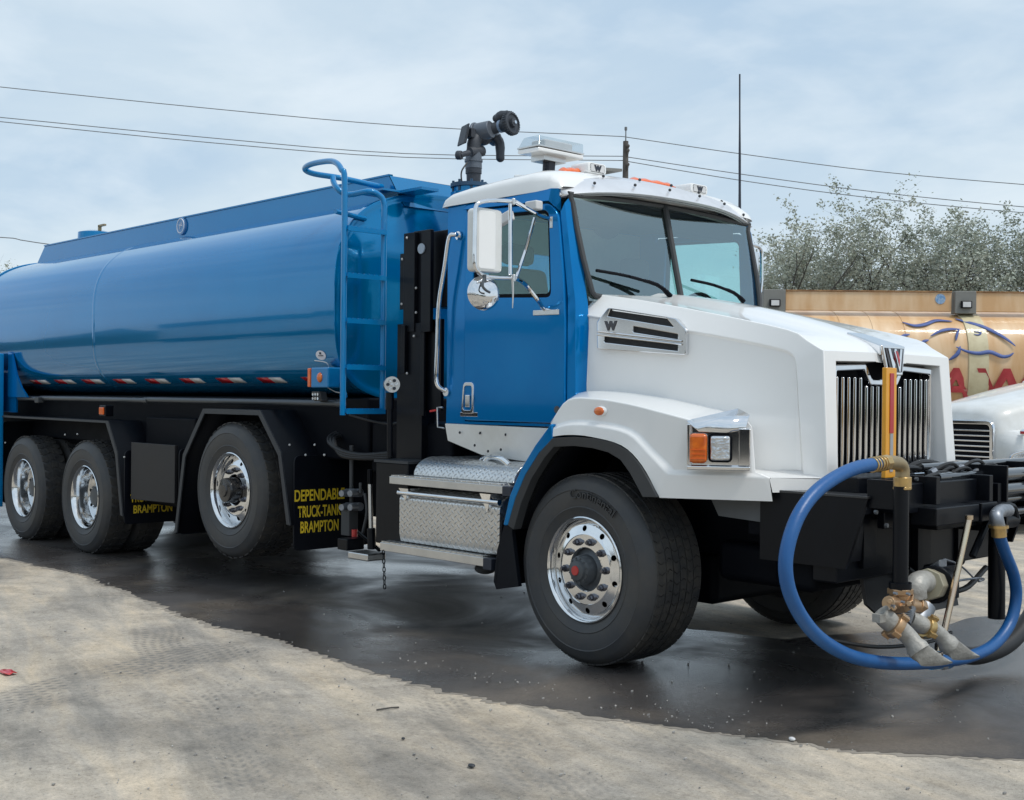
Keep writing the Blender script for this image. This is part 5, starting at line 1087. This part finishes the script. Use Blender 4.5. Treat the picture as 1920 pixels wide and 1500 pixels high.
# blue rear half of the fender, grey arch flare, liner, mud flap
def arch(f, s_):
    P = lambda px, py, y=-.055: Y(px, py, y)
    oo = [(1033, 794), (1003, 835), (976, 880), (955, 930), (943, 985)]; ii = [(1036, 824), (1010, 850), (985, 890), (966, 935), (952, 985)]
    b = MB(); O = [P(*q) for q in oo]; I = [P(*q) for q in ii]
    b.grid([[f(p+V((.0, .32, .0))) for p in O], [f(p) for p in O], [f(p) for p in I]]); b.build('rear_fender_panel', M['blue'], T, solid=.02, bevel=.008)
    o2 = [(1036, 821), (1075, 819), (1115, 822), (1150, 830), (1178, 846), (1200, 872), (1218, 905), (1231, 932)]
    i2 = [(1038, 838), (1075, 836), (1110, 840), (1140, 848), (1163, 862), (1181, 887), (1196, 915), (1205, 932)]
    O = [P(*q, -.068) for q in reversed(ii)][:-1]+[P(*q, -.068) for q in o2]; I = [P(q[0]+11, q[1]+8, -.05) for q in reversed(ii)][:-1]+[P(*q, -.05) for q in i2]
    b = MB(); b.grid([[f(p+V((0, .05, 0))) for p in O], [f(p) for p in O], [f(p) for p in I], [f(p+V((0, .10, 0))) for p in I]]); b.build('arch_flare', M['plast'], T, solid=.01, bevel=.006)
    b = MB(); b.grid([[f(p+V((0, .06, 0))) for p in I], [f(p+V((0, .60, 0))) for p in I]]); b.build('wheel_arch_liner', M['mattblack'], T, solid=-.01)
    fl = [P(948, 975, -.03), P(964, 940, -.03), P(960, 1000, -.03), P(972, 1100, -.03), P(930, 1105, -.03), P(925, 1090, -.03), P(932, 1030, -.03)]
    b = MB(); b.prism([f(p) for p in fl], V((0, .03*s_, 0))); p = P(940, 975, -.03); x_ = P(928, 1100, -.03)
    b.prism([f(V((p.x, -.03, p.z))), f(V((x_.x+.0, -.03, x_.z))), f(V((x_.x, .5, x_.z))), f(V((p.x, .5, p.z)))], (.012, 0, 0)); b.build('front_mud_flap', M['flap'], T, bevel=.003)
arch(lambda p: V(p), 1); arch(mir, -1)
b = MB(); c = Y(1127, 771, -.033); b.ball(c, .045, 12, sc_=(1.0, .35, .62)); q = b.build('oval_marker', M['white'], T); b = MB(); b.ball(c+V((-.006, -.010, 0)), .038, 12, sc_=(1, .35, .62)); b.build('oval_lens', M['amber'], q)
# headlights: swept face between (0.76, 0.0) and (1.08, 0.22)
def headlight(f, s_):
    hl = empty('headlight', (0, 0, 0), T)
    a, c = V((.765, -.028, 0)), V((1.022, .160, 0)); ux = (c-a).normalized(); L_ = (c-a).length; o_ = a+V((.012, -.016, 0))
    def PP(u, z, dep=0): n = V((ux.y, -ux.x, 0)); return f(o_+ux*u+V((0, 0, z))+n*dep)
    z0, z1 = 1.140, 1.405
    b = MB(); n_ = 1
    # bezel: outer ring boxes
    def bar(u0, u1, za, zb, d0, d1, mm, nm, par=hl, bv=.006):
        bb = MB(); vs = [PP(u, z, d) for d in (d0, d1) for z in (za, zb) for u in (u0, u1)]
        bb.add(vs, [(0, 2, 3, 1), (4, 5, 7, 6), (0, 1, 5, 4), (1, 3, 7, 5), (3, 2, 6, 7), (2, 0, 4, 6)]); return bb.build(nm, mm, par, bevel=bv)
    bar(.0, L_, z0, z0+.022, -.04, .012, M['chrome'], 'bezel_bottom'); bar(.0, .018, z0+.024, z1-.03, -.04, .012, M['chrome'], 'bezel_side'); bar(L_-.060, L_, z0+.024, z1-.05, -.04, .010, M['chrome'], 'bezel_side')
    bar(.02, L_-.02, z0+.02, z1-.03, -.05, -.03, M['chrome'], 'reflector_bowl')
    # sloping chrome hood over the lamp
    bb = MB(); bb.add([PP(0, z1-.015, .012), PP(.06, z1-.068, .015), PP(L_*.62, z1-.072, .012), PP(L_*.92, z1-.055, .006), PP(L_*.98, z1+.02, -.03), PP(L_*.80, z1+.050, -.09), PP(.03, z1-.005, -.02)], [(0, 1, 6), (1, 2, 5, 6), (2, 3, 4, 5)]); bb.build('bezel_hood', M['chrome'], hl, solid=.006, sharp=15)
    bar(.012, .104, z0+.034, z1-.078, -.02, .028, M['amber'], 'turn_lens', bv=.02)
    bar(.108, .228, z0+.040, z1-.080, -.02, .020, M['mattblack'], 'lamp_rim', bv=.02)
    bar(.117, .219, z0+.048, z1-.088, -.01, .027, M['lens'], 'lamp_lens', bv=.015)
    for k in range(3): bar(.018, .100, z0+.058+k*.022, z0+.062+k*.022, .027, .031, M['orangelens'], 'lens_rib', bv=0)
headlight(lambda p: V(p), 1); headlight(mir, -1)
# hood side vent
aV, bV = .322+.012, .168
vu = V((1, bV, 0)).normalized(); VO = V((0, aV, 0))
def VP(px, py): p = PL(px, py, aV-.02, bV); return ((p-VO).dot(vu), p.z)
vt = plate('hood_vent', rounded([VP(1123, 655), VP(1122, 604), VP(1143, 577), VP(1270, 597), VP(1290, 618), VP(1289, 666)], [.012, .01, .01, .01, .01, .012]),
           [rounded([VP(1143, 593), VP(1148, 580), VP(1252, 596), VP(1266, 613)], .004), rounded([VP(1191, 612), VP(1191, 623), VP(1274, 636), VP(1274, 627)], .004), rounded([VP(1137, 642), VP(1137, 630), VP(1274, 646), VP(1274, 658)], .004)],
           VO+V((0, -.014, 0)), vu, (0, 0, 1), .034, M['chrome'], T, .005)
q = [VP(1130, 650), VP(1128, 606), VP(1145, 582), VP(1268, 600), VP(1284, 620), VP(1284, 660)]
plate('vent_mesh', q, [], VO+V((0, -.010, 0)), vu, (0, 0, 1), .010, M['mesh'], vt)
for (pA, pB) in ((VP(1126, 622), VP(1284, 640)), (VP(1126, 628), VP(1284, 646))):
    b = MB(); b.tube([VO+vu*pA[0]+V((0, -.041, pA[1])), VO+vu*pB[0]+V((0, -.041, pB[1]))], .006, 8); b.build('vent_bar', M['chrome'], vt)
p_ = VP(1140, 619); text('letter_mark', 'W', .070, VO+vu*p_[0]+V((0, -.040, p_[1])), vu, V((0, 0, 1)), M['emb'], vt, .002, .004, 1.0)
# ---------------------------------------------------------------- grille
gr = empty('grille', (0, 0, 0), T); XG = 1.16
ymn, ymx = .655, 2*CY-.655
outer = rounded([(ymn, 1.06), (ymx, 1.06), (ymx, 1.688), (1.168+.19, 1.700), (1.168+.125, 1.618), (1.168-.125, 1.618), (1.168-.19, 1.700), (ymn, 1.688)], .012)
inner = rounded([(ymn+.035, 1.09), (ymx-.035, 1.09), (ymx-.035, 1.655), (1.168+.205, 1.668), (1.168+.14, 1.586), (1.168-.14, 1.586), (1.168-.205, 1.668), (ymn+.035, 1.655)], .01)
plate('grille_surround', outer, [inner], (XG, 0, 0), (0, 1, 0), (0, 0, 1), .045, M['chrome'], gr, .006)
b = MB(); b.box(XG-.09, XG-.08, .62, 2*CY-.62, 1.03, 1.72); b.build('radiator_screen', M['mattblack'], gr)
NB = 17
for i in range(NB):
    y = ymn+.058+(ymx-ymn-.116)*i/(NB-1); zt_ = 1.648 if abs(y-CY) > .19 else 1.585
    zt_ = min(zt_, 1.625 if abs(y-CY) > .19 else 1.58)
    b = MB(); b.prism([(XG-.004, y-.0115, 1.075), (XG+.012, y-.0115, 1.075), (XG+.019, y-.005, 1.075), (XG+.021, y, 1.075), (XG+.019, y+.005, 1.075), (XG+.012, y+.0115, 1.075), (XG-.004, y+.0115, 1.075)], (0, 0, zt_-1.075)); b.box(XG-.02, XG+.026, y-.013, y+.013, 1.085, 1.115); b.build('grille_bar', M['chrome'], gr, bevel=.003)
# emblem on the nose
e = [X(1633, 638, 1.20), X(1683, 643, 1.20), X(1678, 686, 1.24), X(1643, 681, 1.24)]
yc = 1.168
em = MB(); em.prism([(1.222, yc-.125, 1.805), (1.222, yc+.125, 1.805), (1.235, yc+.078, 1.640), (1.235, yc-.078, 1.640)], (.022, 0, 0)); em.prism([(1.0, yc-.085, 1.885), (1.0, yc+.085, 1.885), (1.236, yc+.125, 1.805), (1.236, yc-.125, 1.805)], (0, 0, -.06)); eo = em.build('nose_emblem', M['chrome'], T, bevel=.008)
b = MB(); b.prism([(1.246, yc-.098, 1.790), (1.246, yc+.098, 1.790), (1.259, yc+.060, 1.658), (1.259, yc-.060, 1.658)], (.003, 0, 0)); b.build('emblem_field', M['emb'], eo)
text('letter_mark', 'W', .165, (1.263, yc, 1.668), (0, 1, 0), (-.09, 0, 1), M['chrome'], eo, .002, .006, 1, 'CENTER', fit=.15)
b = MB(); b.prism([(1.264, yc-.016, 1.775), (1.264, yc+.004, 1.770), (1.268, yc+.022, 1.725), (1.270, yc+.012, 1.690), (1.270, yc-.006, 1.735)], (.003, 0, 0)); b.build('red_crest', M['redt'], eo)
# ---------------------------------------------------------------- steps and diamond-plate boxes
def slab(pts, ext, nm, m, par=T, bv=.006):
    b = MB(); b.prism(pts, ext); return b.build(nm, m, par, bevel=bv)
st1 = MB(); st1.box(-1.735, -.635, -.02, .16, .925, .975); s1 = st1.build('upper_step', M['alu'], T, bevel=.004)
b = MB(); b.box(-1.72, -.65, -.015, .30, .976, .984); b.build('step_tread', M['diamond'], s1)
b = MB(); b.box(-.635, -.56, -.022, .17, .915, .972); b.build('step_end_cap', M['ink'], s1, bevel=.003)
st2 = MB(); st2.box(-1.83, -.80, -.02, .16, .475, .530); s2 = st2.build('lower_step', M['alu'], T, bevel=.004)
b = MB(); b.box(-1.82, -.81, -.015, .20, .531, .539); b.build('step_tread', M['diamond'], s2)
b = MB(); b.box(-.80, -.725, -.022, .17, .460, .528); b.build('step_end_cap', M['ink'], s2, bevel=.003)
b = MB(); b.prism([(-1.68, .035, .545), (-1.68, .02, .60), (-1.68, .02, .83), (-1.68, .05, .875), (-1.68, .10, .90), (-1.68, .5, .90), (-1.68, .5, .545)], (.98, 0, 0)); bx = b.build('battery_box', M['diamond'], T, bevel=.008)
b = MB(); b.tube([(-1.68, .018, .868), (-.70, .018, .868)], .018, 10); b.build('box_trim', M['polish'], bx)
b = MB(); prof = [(.06+.16*(1-cos(t)), .985+.12*sin(t)) for t in [pi/2*i/8 for i in range(9)]]
b.prism([(-1.58, y, z) for y, z in prof]+[(-1.58, .6, 1.105), (-1.58, .6, .985)], (.96, 0, 0)); b.build('upper_step_box', M['diamond'], T, bevel=.006)
b = MB(); b.prism([(-1.66, .0, .90), (-1.56, .0, .90), (-1.60, .01, .82)], (0, .15, 0)); b.prism([(-.86, .0, .915), (-.76, .0, .915), (-.80, .01, .80)], (0, .15, 0)); b.build('step_bracket', M['polish'], T)
b = MB(); b.tube([Y(908, 868, .2), Y(918, 858, .2), Y(940, 860, .15), Y(955, 872, .15)], .020, 10, 4); b.tube([Y(905, 870, .2), Y(900, 862, .2), Y(910, 856, .2)], .007, 6, 3); b.build('filler_pipe', M['polish'], T)
b = MB(); c = Y(910, 1066, .2); b.ball(c, .07, 8, sc_=(1, 1, .5)); b.build('step_bracket', M['plast'], T)
b = MB(); c = Y(1046, 768, YS-.01); b.cyl(c, c+V((0, -.01, 0)), .022, n=14); b.build('key_lock', M['emb'], T)
# ---------------------------------------------------------------- front gear
b = MB(); b.prism([(1.0, .28, 1.03), (1.0, .28, .68), (1.50, .28, .68), (1.62, .28, 1.03)], (0, .02, 0)); b.prism([(1.0, 2*CY-.28, 1.03), (1.0, 2*CY-.28, .68), (1.50, 2*CY-.28, .68), (1.62, 2*CY-.28, 1.03)], (0, -.02, 0)); b.build('bumper_side_plate', M['black'], T)
b = MB(); b.box(1.0, 1.62, .275, .44, 1.030, 1.042); b.build('bumper_top_flange', mat('lighter_black_steel', (.03, .032, .036), .35, 0, .3), T, bevel=.002)
b = MB(); b.box(1.30, 1.44, .30, 2.14, .60, 1.03); b.build('front_bumper', M['black'], T, bevel=.01)
b = MB(); b.prism([(1.35, .62, .72), (1.40, .62, .46), (1.42, .70, .40), (1.42, 1.0, .36), (1.42, 1.55, .36), (1.35, 1.55, .72)], (.02, 0, 0)); b.build('lower_shield', mat('brown_black_shield', (.025, .025, .027), .45), T)
b = MB(); b.box(1.44, 1.47, .50, .62, .66, 1.03); b.box(1.44, 1.48, 1.02, 1.16, .5, 1.03); b.box(1.44, 1.46, 1.5, 1.56, .6, 1.03); b.build('bumper_rib', M['black'], T, bevel=.003)
b = MB(); b.box(.95, 1.5, .35, 2.09, .935, 1.0); b.box(.9, 1.30, .32, .5, .80, .93); b.build('bumper_deck', M['mattblack'], T)
# sub-hood light grey valance near
b = MB(); b.prism([(.66, .30, .98), (.72, .30, .88), (1.06, .30, .865), (1.06, .30, .98)], (0, .02, 0)); b.build('valance', mat('dark_grey_valance', (.12, .13, .14), .5), T)
# amber post with red and grey reflector
XP = 1.55
a, c = X(1658, 689, XP), X(1677, 895, XP)
b = MB(); b.box(XP-.012, XP+.012, a.y, c.y-.005, c.z, a.z); po = b.build('marker_post', M['amberpost'], T, bevel=.004)
ym = (a.y+c.y-.005)/2
b = MB(); b.box(XP+.012, XP+.016, ym-.018, ym+.018, X(1668, 812, XP).z, X(1668, 700, XP).z); b.build('red_reflector', M['redt'], po)
b = MB(); b.box(XP+.012, XP+.016, ym-.014, ym+.014, X(1668, 884, XP).z, X(1668, 813, XP).z); b.build('grey_reflector', mat('grey_reflective', (.35, .36, .38), .4), po)
b = MB(); b.box(XP-.02, XP+.02, a.y-.02, c.y+.02, c.z-.25, c.z); b.build('post_bracket', M['black'], po, bevel=.004)
# standpipe, elbow and hose: all in the plane x = 1.8
XH = 1.80
H = lambda px, py, d=0: X(px, py, XH+d)
b = MB(); b.cyl(H(1690, 912), H(1688, 1100), .036, n=20); sp_ = b.build('standpipe', M['black'], T)
b = MB(); b.cyl(H(1688, 1092), H(1688, 1106), .052, n=20); b.build('pipe_collar', M['black'], sp_)
b = MB(); b.cyl(H(1692, 914), H(1692, 894), .042, .042, 20); b.cyl(H(1692, 918), H(1692, 912), .045, n=8); b.build('brass_coupling', M['brass'], T, bevel=.004)
b = MB(); b.tube([H(1692, 897), H(1692, 880), H(1686, 870), H(1672, 867), H(1662, 867)], .033, 16, 4); b.build('brass_elbow', M['brassdull'], T)
b = MB(); d0, d1 = H(1664, 867), H(1634, 872)
b.cyl(d0, d0.lerp(d1, .3), .037, n=8); b.cyl(d0.lerp(d1, .3), d1, .030, n=18)
for k in (.42, .60, .78, .95): b.cyl(d0.lerp(d1, k-.05), d0.lerp(d1, k+.03), .036, n=18)
b.build('hose_tail_fitting', M['brass'], T, bevel=.003)
hp_ = [(1645, 870), (1610, 876), (1572, 892), (1530, 922), (1498, 965), (1478, 1020), (1473, 1070), (1484, 1120), (1512, 1170), (1548, 1205), (1595, 1230), (1650, 1242), (1710, 1244), (1765, 1240), (1815, 1232), (1862, 1210), (1893, 1170), (1905, 1122), (1901, 1080), (1884, 1035), (1872, 1000)]
b = MB(); b.tube([H(*q, (i-10)*.006 if i > 10 else 0) for i, q in enumerate(hp_)], .0305, 20, 5); b.build('blue_hose', M['hose'], T)
b = MB(); q0, q1 = H(1745, 1242), H(1778, 1240)
b.cyl(q0, q1, .036, n=24); b.build('hose_sleeve', M['lblue'], T); b = MB(); b.cyl(H(1759, 1241), H(1767, 1241), .040, n=24); b.cyl(H(1763, 1230, .05), H(1763, 1224, .05), .015, n=8); b.build('hose_clamp', M['polish'], T)
b = MB(); b.cyl(H(1817, 972, .05), H(1762, 1222, .03), .016, .016, 12); b.cyl(H(1817, 966, .05), H(1817, 974, .05), .02, n=10); b.build('hose_support_rod', M['zinc'], T)
b = MB(); b.tube([H(1873, 992, .06), H(1870, 978, .06), H(1868, 966, .05), H(1876, 958, .03), H(1890, 957, 0)], .034, 14, 4); b.build('galvanised_elbow', M['galv'], T)
b = MB(); b.cyl(H(1873, 1006, .06), H(1872, 988, .06), .038, n=18); b.cyl(H(1872, 990, .06), H(1872, 985, .06), .050, n=18); b.build('hose_end_fitting', M['brass'], T)
# bronze valve tee and spray nozzles under the standpipe
vt_ = empty('spray_valve', (0, 0, 0), T)
b = MB(); b.cyl(H(1688, 1103), H(1688, 1114), .060, .060, 6); b.cyl(H(1690, 1114), H(1690, 1124), .045, n=16); b.build('bronze_union', mat('bronze', (.50, .32, .18), .38, .8, 0, .5, (.40, .28, .18), 20), vt_, bevel=.004); br = bpy.data.materials['bronze']
b = MB(); b.cyl(H(1686, 1122), H(1690, 1136), .070, .066, 8); b.cyl(H(1665, 1131), H(1736, 1138), .034, n=14); b.cyl(H(1718, 1134), H(1736, 1145), .040, n=8)
for px, py in ((1668, 1128), (1704, 1132), (1676, 1140)): b.cyl(H(px, py, .06), H(px, py, .09), .014, n=6)
b.build('bronze_valve', br, vt_, bevel=.004)
b = MB(); b.cyl(H(1700, 1136), H(1690, 1165), .045, n=14); b.cyl(H(1735, 1136), H(1715, 1180), .05, n=14); b.build('pipe_stub', M['galv'], vt_)
for px, py, r in ((1676, 1112, .007), (1700, 1113, .007), (1672, 1136, .008), (1706, 1138, .008), (1690, 1128, .006)):
    p = H(px, py, .075); b = MB(); b.cyl(p, p+V((.018, -.006, 0)), r, n=6); b.build('valve_bolt', M['galv'], vt_)
for k in range(6):
    b = MB(); z_ = H(1690, 1142+k*3.6); b.cyl(z_, z_+V((0, 0, -.005)), .050, n=20); b.build('pipe_thread', M['galv'], vt_)
b = MB(); b.cyl(H(1736, 1124, -.05), H(1738, 1148, -.05), .014, n=8); b.build('red_wire_tag', M['red'], vt_)
for (p0, p1, p2, p3, sc0, lip) in (((1650, 1148, .02), (1668, 1166, .05), (1700, 1190, .10), (1725, 1222, .16), .88, (.055, .05, 0)), ((1705, 1160, .0), (1728, 1172, .03), (1756, 1185, .06), (1782, 1212, .10), .82, (.05, .05, 0))):
    nz_ = empty('spray_nozzle', (0, 0, 0), T)
    Q = [H(p[0], p[1], p[2]) for p in (p0, p1, p2, p3)]
    b = MB(); b.tube(Q, [.050*sc0, .052*sc0, .048*sc0, .046*sc0, .058*sc0], 16, 4); b.build('nozzle_elbow', M['castalu'], nz_, bevel=0)
    b = MB(); d_ = (Q[2]-Q[1]).normalized(); m_ = Q[1].lerp(Q[2], .35)
    b.lathe([(.045*sc0, -.020), (.064*sc0, -.018), (.068*sc0, 0), (.064*sc0, .018), (.045*sc0, .020)], m_, d_, 20)
    for k in range(4):
        u_, w__, _ = frame_for(d_); a = pi/2*k+.5; r0 = u_*cos(a)+w__*sin(a); b.obox(m_+r0*.070*sc0, r0*.012, r0.cross(d_)*.012, d_*.02)
    b.build('clamp_ring', br if sc0 == .88 else M['brass'], nz_, bevel=.003)
    b = MB(); rows = []
    for t, wx, hz in ((0, .055, .045), (.5, .085, .030), (1, .115, .012)):
        c_ = Q[3].lerp(Q[3]+V((.05, .06, -.055)), t); rows.append([c_+V((.35*wx*sc0*cos(a), .9*wx*sc0*cos(a)*.9, 0))+V((hz*.6*sin(a), -hz*.3*sin(a), hz*sin(a))) for a in [2*pi*j/16 for j in range(16)]])
    b.grid(rows, closed=True); b.add(rows[-1], [tuple(range(16))]); b.build('fan_lip', M['castalu'], nz_)
b = MB()
for k in range(5): a = H(1652, 1150+k*3, .03); b.box(a.x-.01, a.x+.03, a.y-.06, a.y, a.z-.004, a.z+.004)
b.build('nozzle_fin', M['castalu'], T)
# third outlet behind
b = MB(); b.tube([H(1716, 1120, -.02), H(1716, 1102, -.02), H(1724, 1092, -.03), H(1740, 1090, -.05)], .055, 16, 4); b.build('rear_outlet_elbow', M['castalu'], T)
b = MB(); b.cyl(H(1738, 1096, -.03), H(1750, 1096, -.07), .080, .075, 8); b.build('rear_outlet_collar', mat('dull_brass_casting', (.36, .33, .24), .5, .4), T, bevel=.006)
b = MB(); b.cyl(H(1750, 1096, -.07), H(1762, 1096, -.12), .095, .095, 20); b.obox(H(1765, 1090, -.15), (.05, 0, 0), (0, .10, 0), (0, 0, .09)); b.build('valve_actuator', M['black'], T, bevel=.008)
b = MB(); b.obox(H(1758, 1062, -.1), (.03, .0, .02), (0, .04, 0), (0, 0, .02)); b.build('actuator_bracket', M['galv'], T, bevel=.004)
b = MB(); b.tube([H(1790, 1090, -.1), H(1815, 1086, -.1), H(1835, 1084, -.1), H(1845, 1086, -.1), H(1835, 1090, -.1)], .006, 6, 4); b.tube([H(1770, 1048, -.1), H(1800, 1060, -.1), H(1830, 1088, -.1)], .005, 6, 4); b.build('cable_end', M['galv'], T)
b = MB(); b.tube([(1.4, .3, .32), (1.5, .6, .26), (1.55, 1.0, .24), (1.55, 1.25, .26)], .010, 8, 4); b.build('grey_cable', M['rubhose'], T)
# horizontal receiver tube and carrier
b = MB(); a, c = H(1735, 952, -.08), H(1816, 975, -.08); b.box(XH-.16, XH-.02, a.y, c.y, c.z, a.z); b.box(XH-.17, XH-.01, c.y+.004, c.y+.18, c.z-.004, a.z+.004); rc = b.build('receiver_tube', M['black'], T, bevel=.006)
b = MB(); a, c = H(1705, 925, -.15), H(1835, 950, -.15); b.box(XH-.35, XH-.12, a.y-.1, c.y, c.z+.01, a.z+.05); b.box(1.4, 1.65, .9, 1.3, .84, .95); b.build('carrier_frame', M['black'], T, bevel=.006)
b = MB()
for px, py0, py1 in ((1665, 900, 955), (1742, 893, 945), (1842, 890, 955), (1858, 905, 950)): a, c = H(px, py0, -.1), H(px, py1, -.1); b.box(XH-.20, XH-.05, a.y-.02, a.y+.02, c.z, a.z)
b.build('carrier_plate', M['black'], T, bevel=.004)
# spray bar tubes running across the front to the far side
for (z, x, r, y0, y1) in ((1.150, 1.50, .022, 1.0, 3.4), (1.105, 1.62, .024, .95, 2.2), (1.095, 1.66, .040, 1.45, 3.4), (1.02, 1.70, .038, 1.45, 3.4), (.965, 1.66, .030, 1.3, 3.4), (.90, 1.70, .022, 1.35, 3.4), (.86, 1.60, .030, 1.3, 3.4)):
    b = MB(); b.cyl((x, y0, z), (x, y1, z+.0), r, n=16); b.build('spray_bar_tube', M['gloss'], T)
b = MB(); b.box(1.45, 1.60, 1.45, 3.4, .80, 1.10); b.build('spray_bar_box', M['black'], T, bevel=.01)
for y in (1.42, 1.95, 2.5, 3.1): b = MB(); b.box(1.50, 1.77, y, y+.02, .80, 1.16); b.build('tube_clamp_plate', M['black'], T, bevel=.003)
b = MB(); b.tube([(1.74, 1.10, .70), (1.76, 1.28, .92), (1.76, 1.40, .95), (1.76, 1.52, .93), (1.74, 1.6, .85)], .020, 8, 5); b.tube([(1.72, 1.42, .34), (1.72, 1.42, .80), (1.72, 1.48, .86), (1.72, 1.6, .86)], .045, 14, 4); b.build('guard_tube', M['black'], T)
# clutter of lines and fittings in front of the radiator
for k, (y0, z0, x0) in enumerate(((.75, 1.05, 1.4), (.95, 1.10, 1.45), (1.2, 1.12, 1.4), (1.35, 1.09, 1.5), (1.15, 1.07, 1.52), (1.55, 1.10, 1.4))):
    b = MB(); b.tube([(x0, y0-.25, z0-.02), (x0+.03, y0-.1, z0+.05), (x0+.05, y0+.1, z0+.035), (x0+.03, y0+.32, z0-.03)], .010+.003*(k % 3), 8, 5); b.build('hydraulic_line', M['rubhose'], T)
b = MB(); b.box(1.30, 1.48, .42, 1.0, 1.03, 1.12); b.cyl((1.46, 1.22, 1.02), (1.46, 1.22, 1.13), .05, n=16); b.cyl((1.5, 1.03, 1.0), (1.58, 1.03, 1.0), .055, n=16); b.box(1.34, 1.44, 1.42, 1.7, 1.02, 1.12); b.build('hydraulic_manifold', M['black'], T, bevel=.01)
for (x, y, z, s) in ((1.60, .80, 1.06, .012), (1.60, .84, .98, .014), (1.60, .80, .97, .010), (1.5, 1.12, 1.10, .02), (1.62, 1.5, 1.07, .012), (1.5, .72, .93, .016), (1.49, .66, .90, .01)):
    b = MB(); b.cyl((x, y, z), (x+.03, y-.01, z), s, n=6); b.build('bolt_head', M['alu'], T)
for k, (px, py, r) in enumerate(((1722, 905, .012), (1748, 884, .010), (1776, 892, .009), (1800, 878, .010), (1828, 884, .008), (1735, 930, .014), (1858, 930, .012))):
    p = X(px, py, 1.60); b = MB(); b.tube([p, p+V((.02, .10, .035)), p+V((.01, .22, .03)), p+V((-.02, .36, -.03))], r, 8, 4); b.build('air_line', M['rubhose'], T)
    b = MB(); b.cyl(p+V((0, -.02, -.008)), p+V((.004, .02, .006)), r*1.8, n=6); b.build('line_fitting', M['galv'], T)
for (px, py) in ((1716, 898), (1757, 921), (1700, 943), (1845, 905), (1846, 938), (1868, 912), (1652, 905), (1640, 960), (1660, 985), (1742, 905)):
    p = X(px, py, 1.66); b = MB(); b.cyl(p, p+V((.014, 0, 0)), .011, n=6); b.build('bolt_head', M['hub'], T)
b = MB(); b.prism([(1.452, .34, .70), (1.452, .50, .70), (1.60, .34, 1.02), (1.60, .50, 1.02)][:2]+[(1.47, .50, .99), (1.47, .34, .99)], (.006, 0, 0)); b.build('bumper_gusset', M['black'], T)
b = MB(); b.tube([(1.46, .95, .62), (1.50, 1.15, .50), (1.52, 1.45, .47), (1.5, 1.75, .56)], .016, 8, 5); b.build('air_line', M['rubhose'], T)
# black suction hose looping low on the far side
b = MB(); b.tube([(1.5, 1.25, .18), (1.55, 1.5, .10), (1.6, 1.8, .13), (1.6, 2.1, .25), (1.6, 2.3, .42)], .05, 14, 6); b.build('suction_hose', M['rubhose'], T)
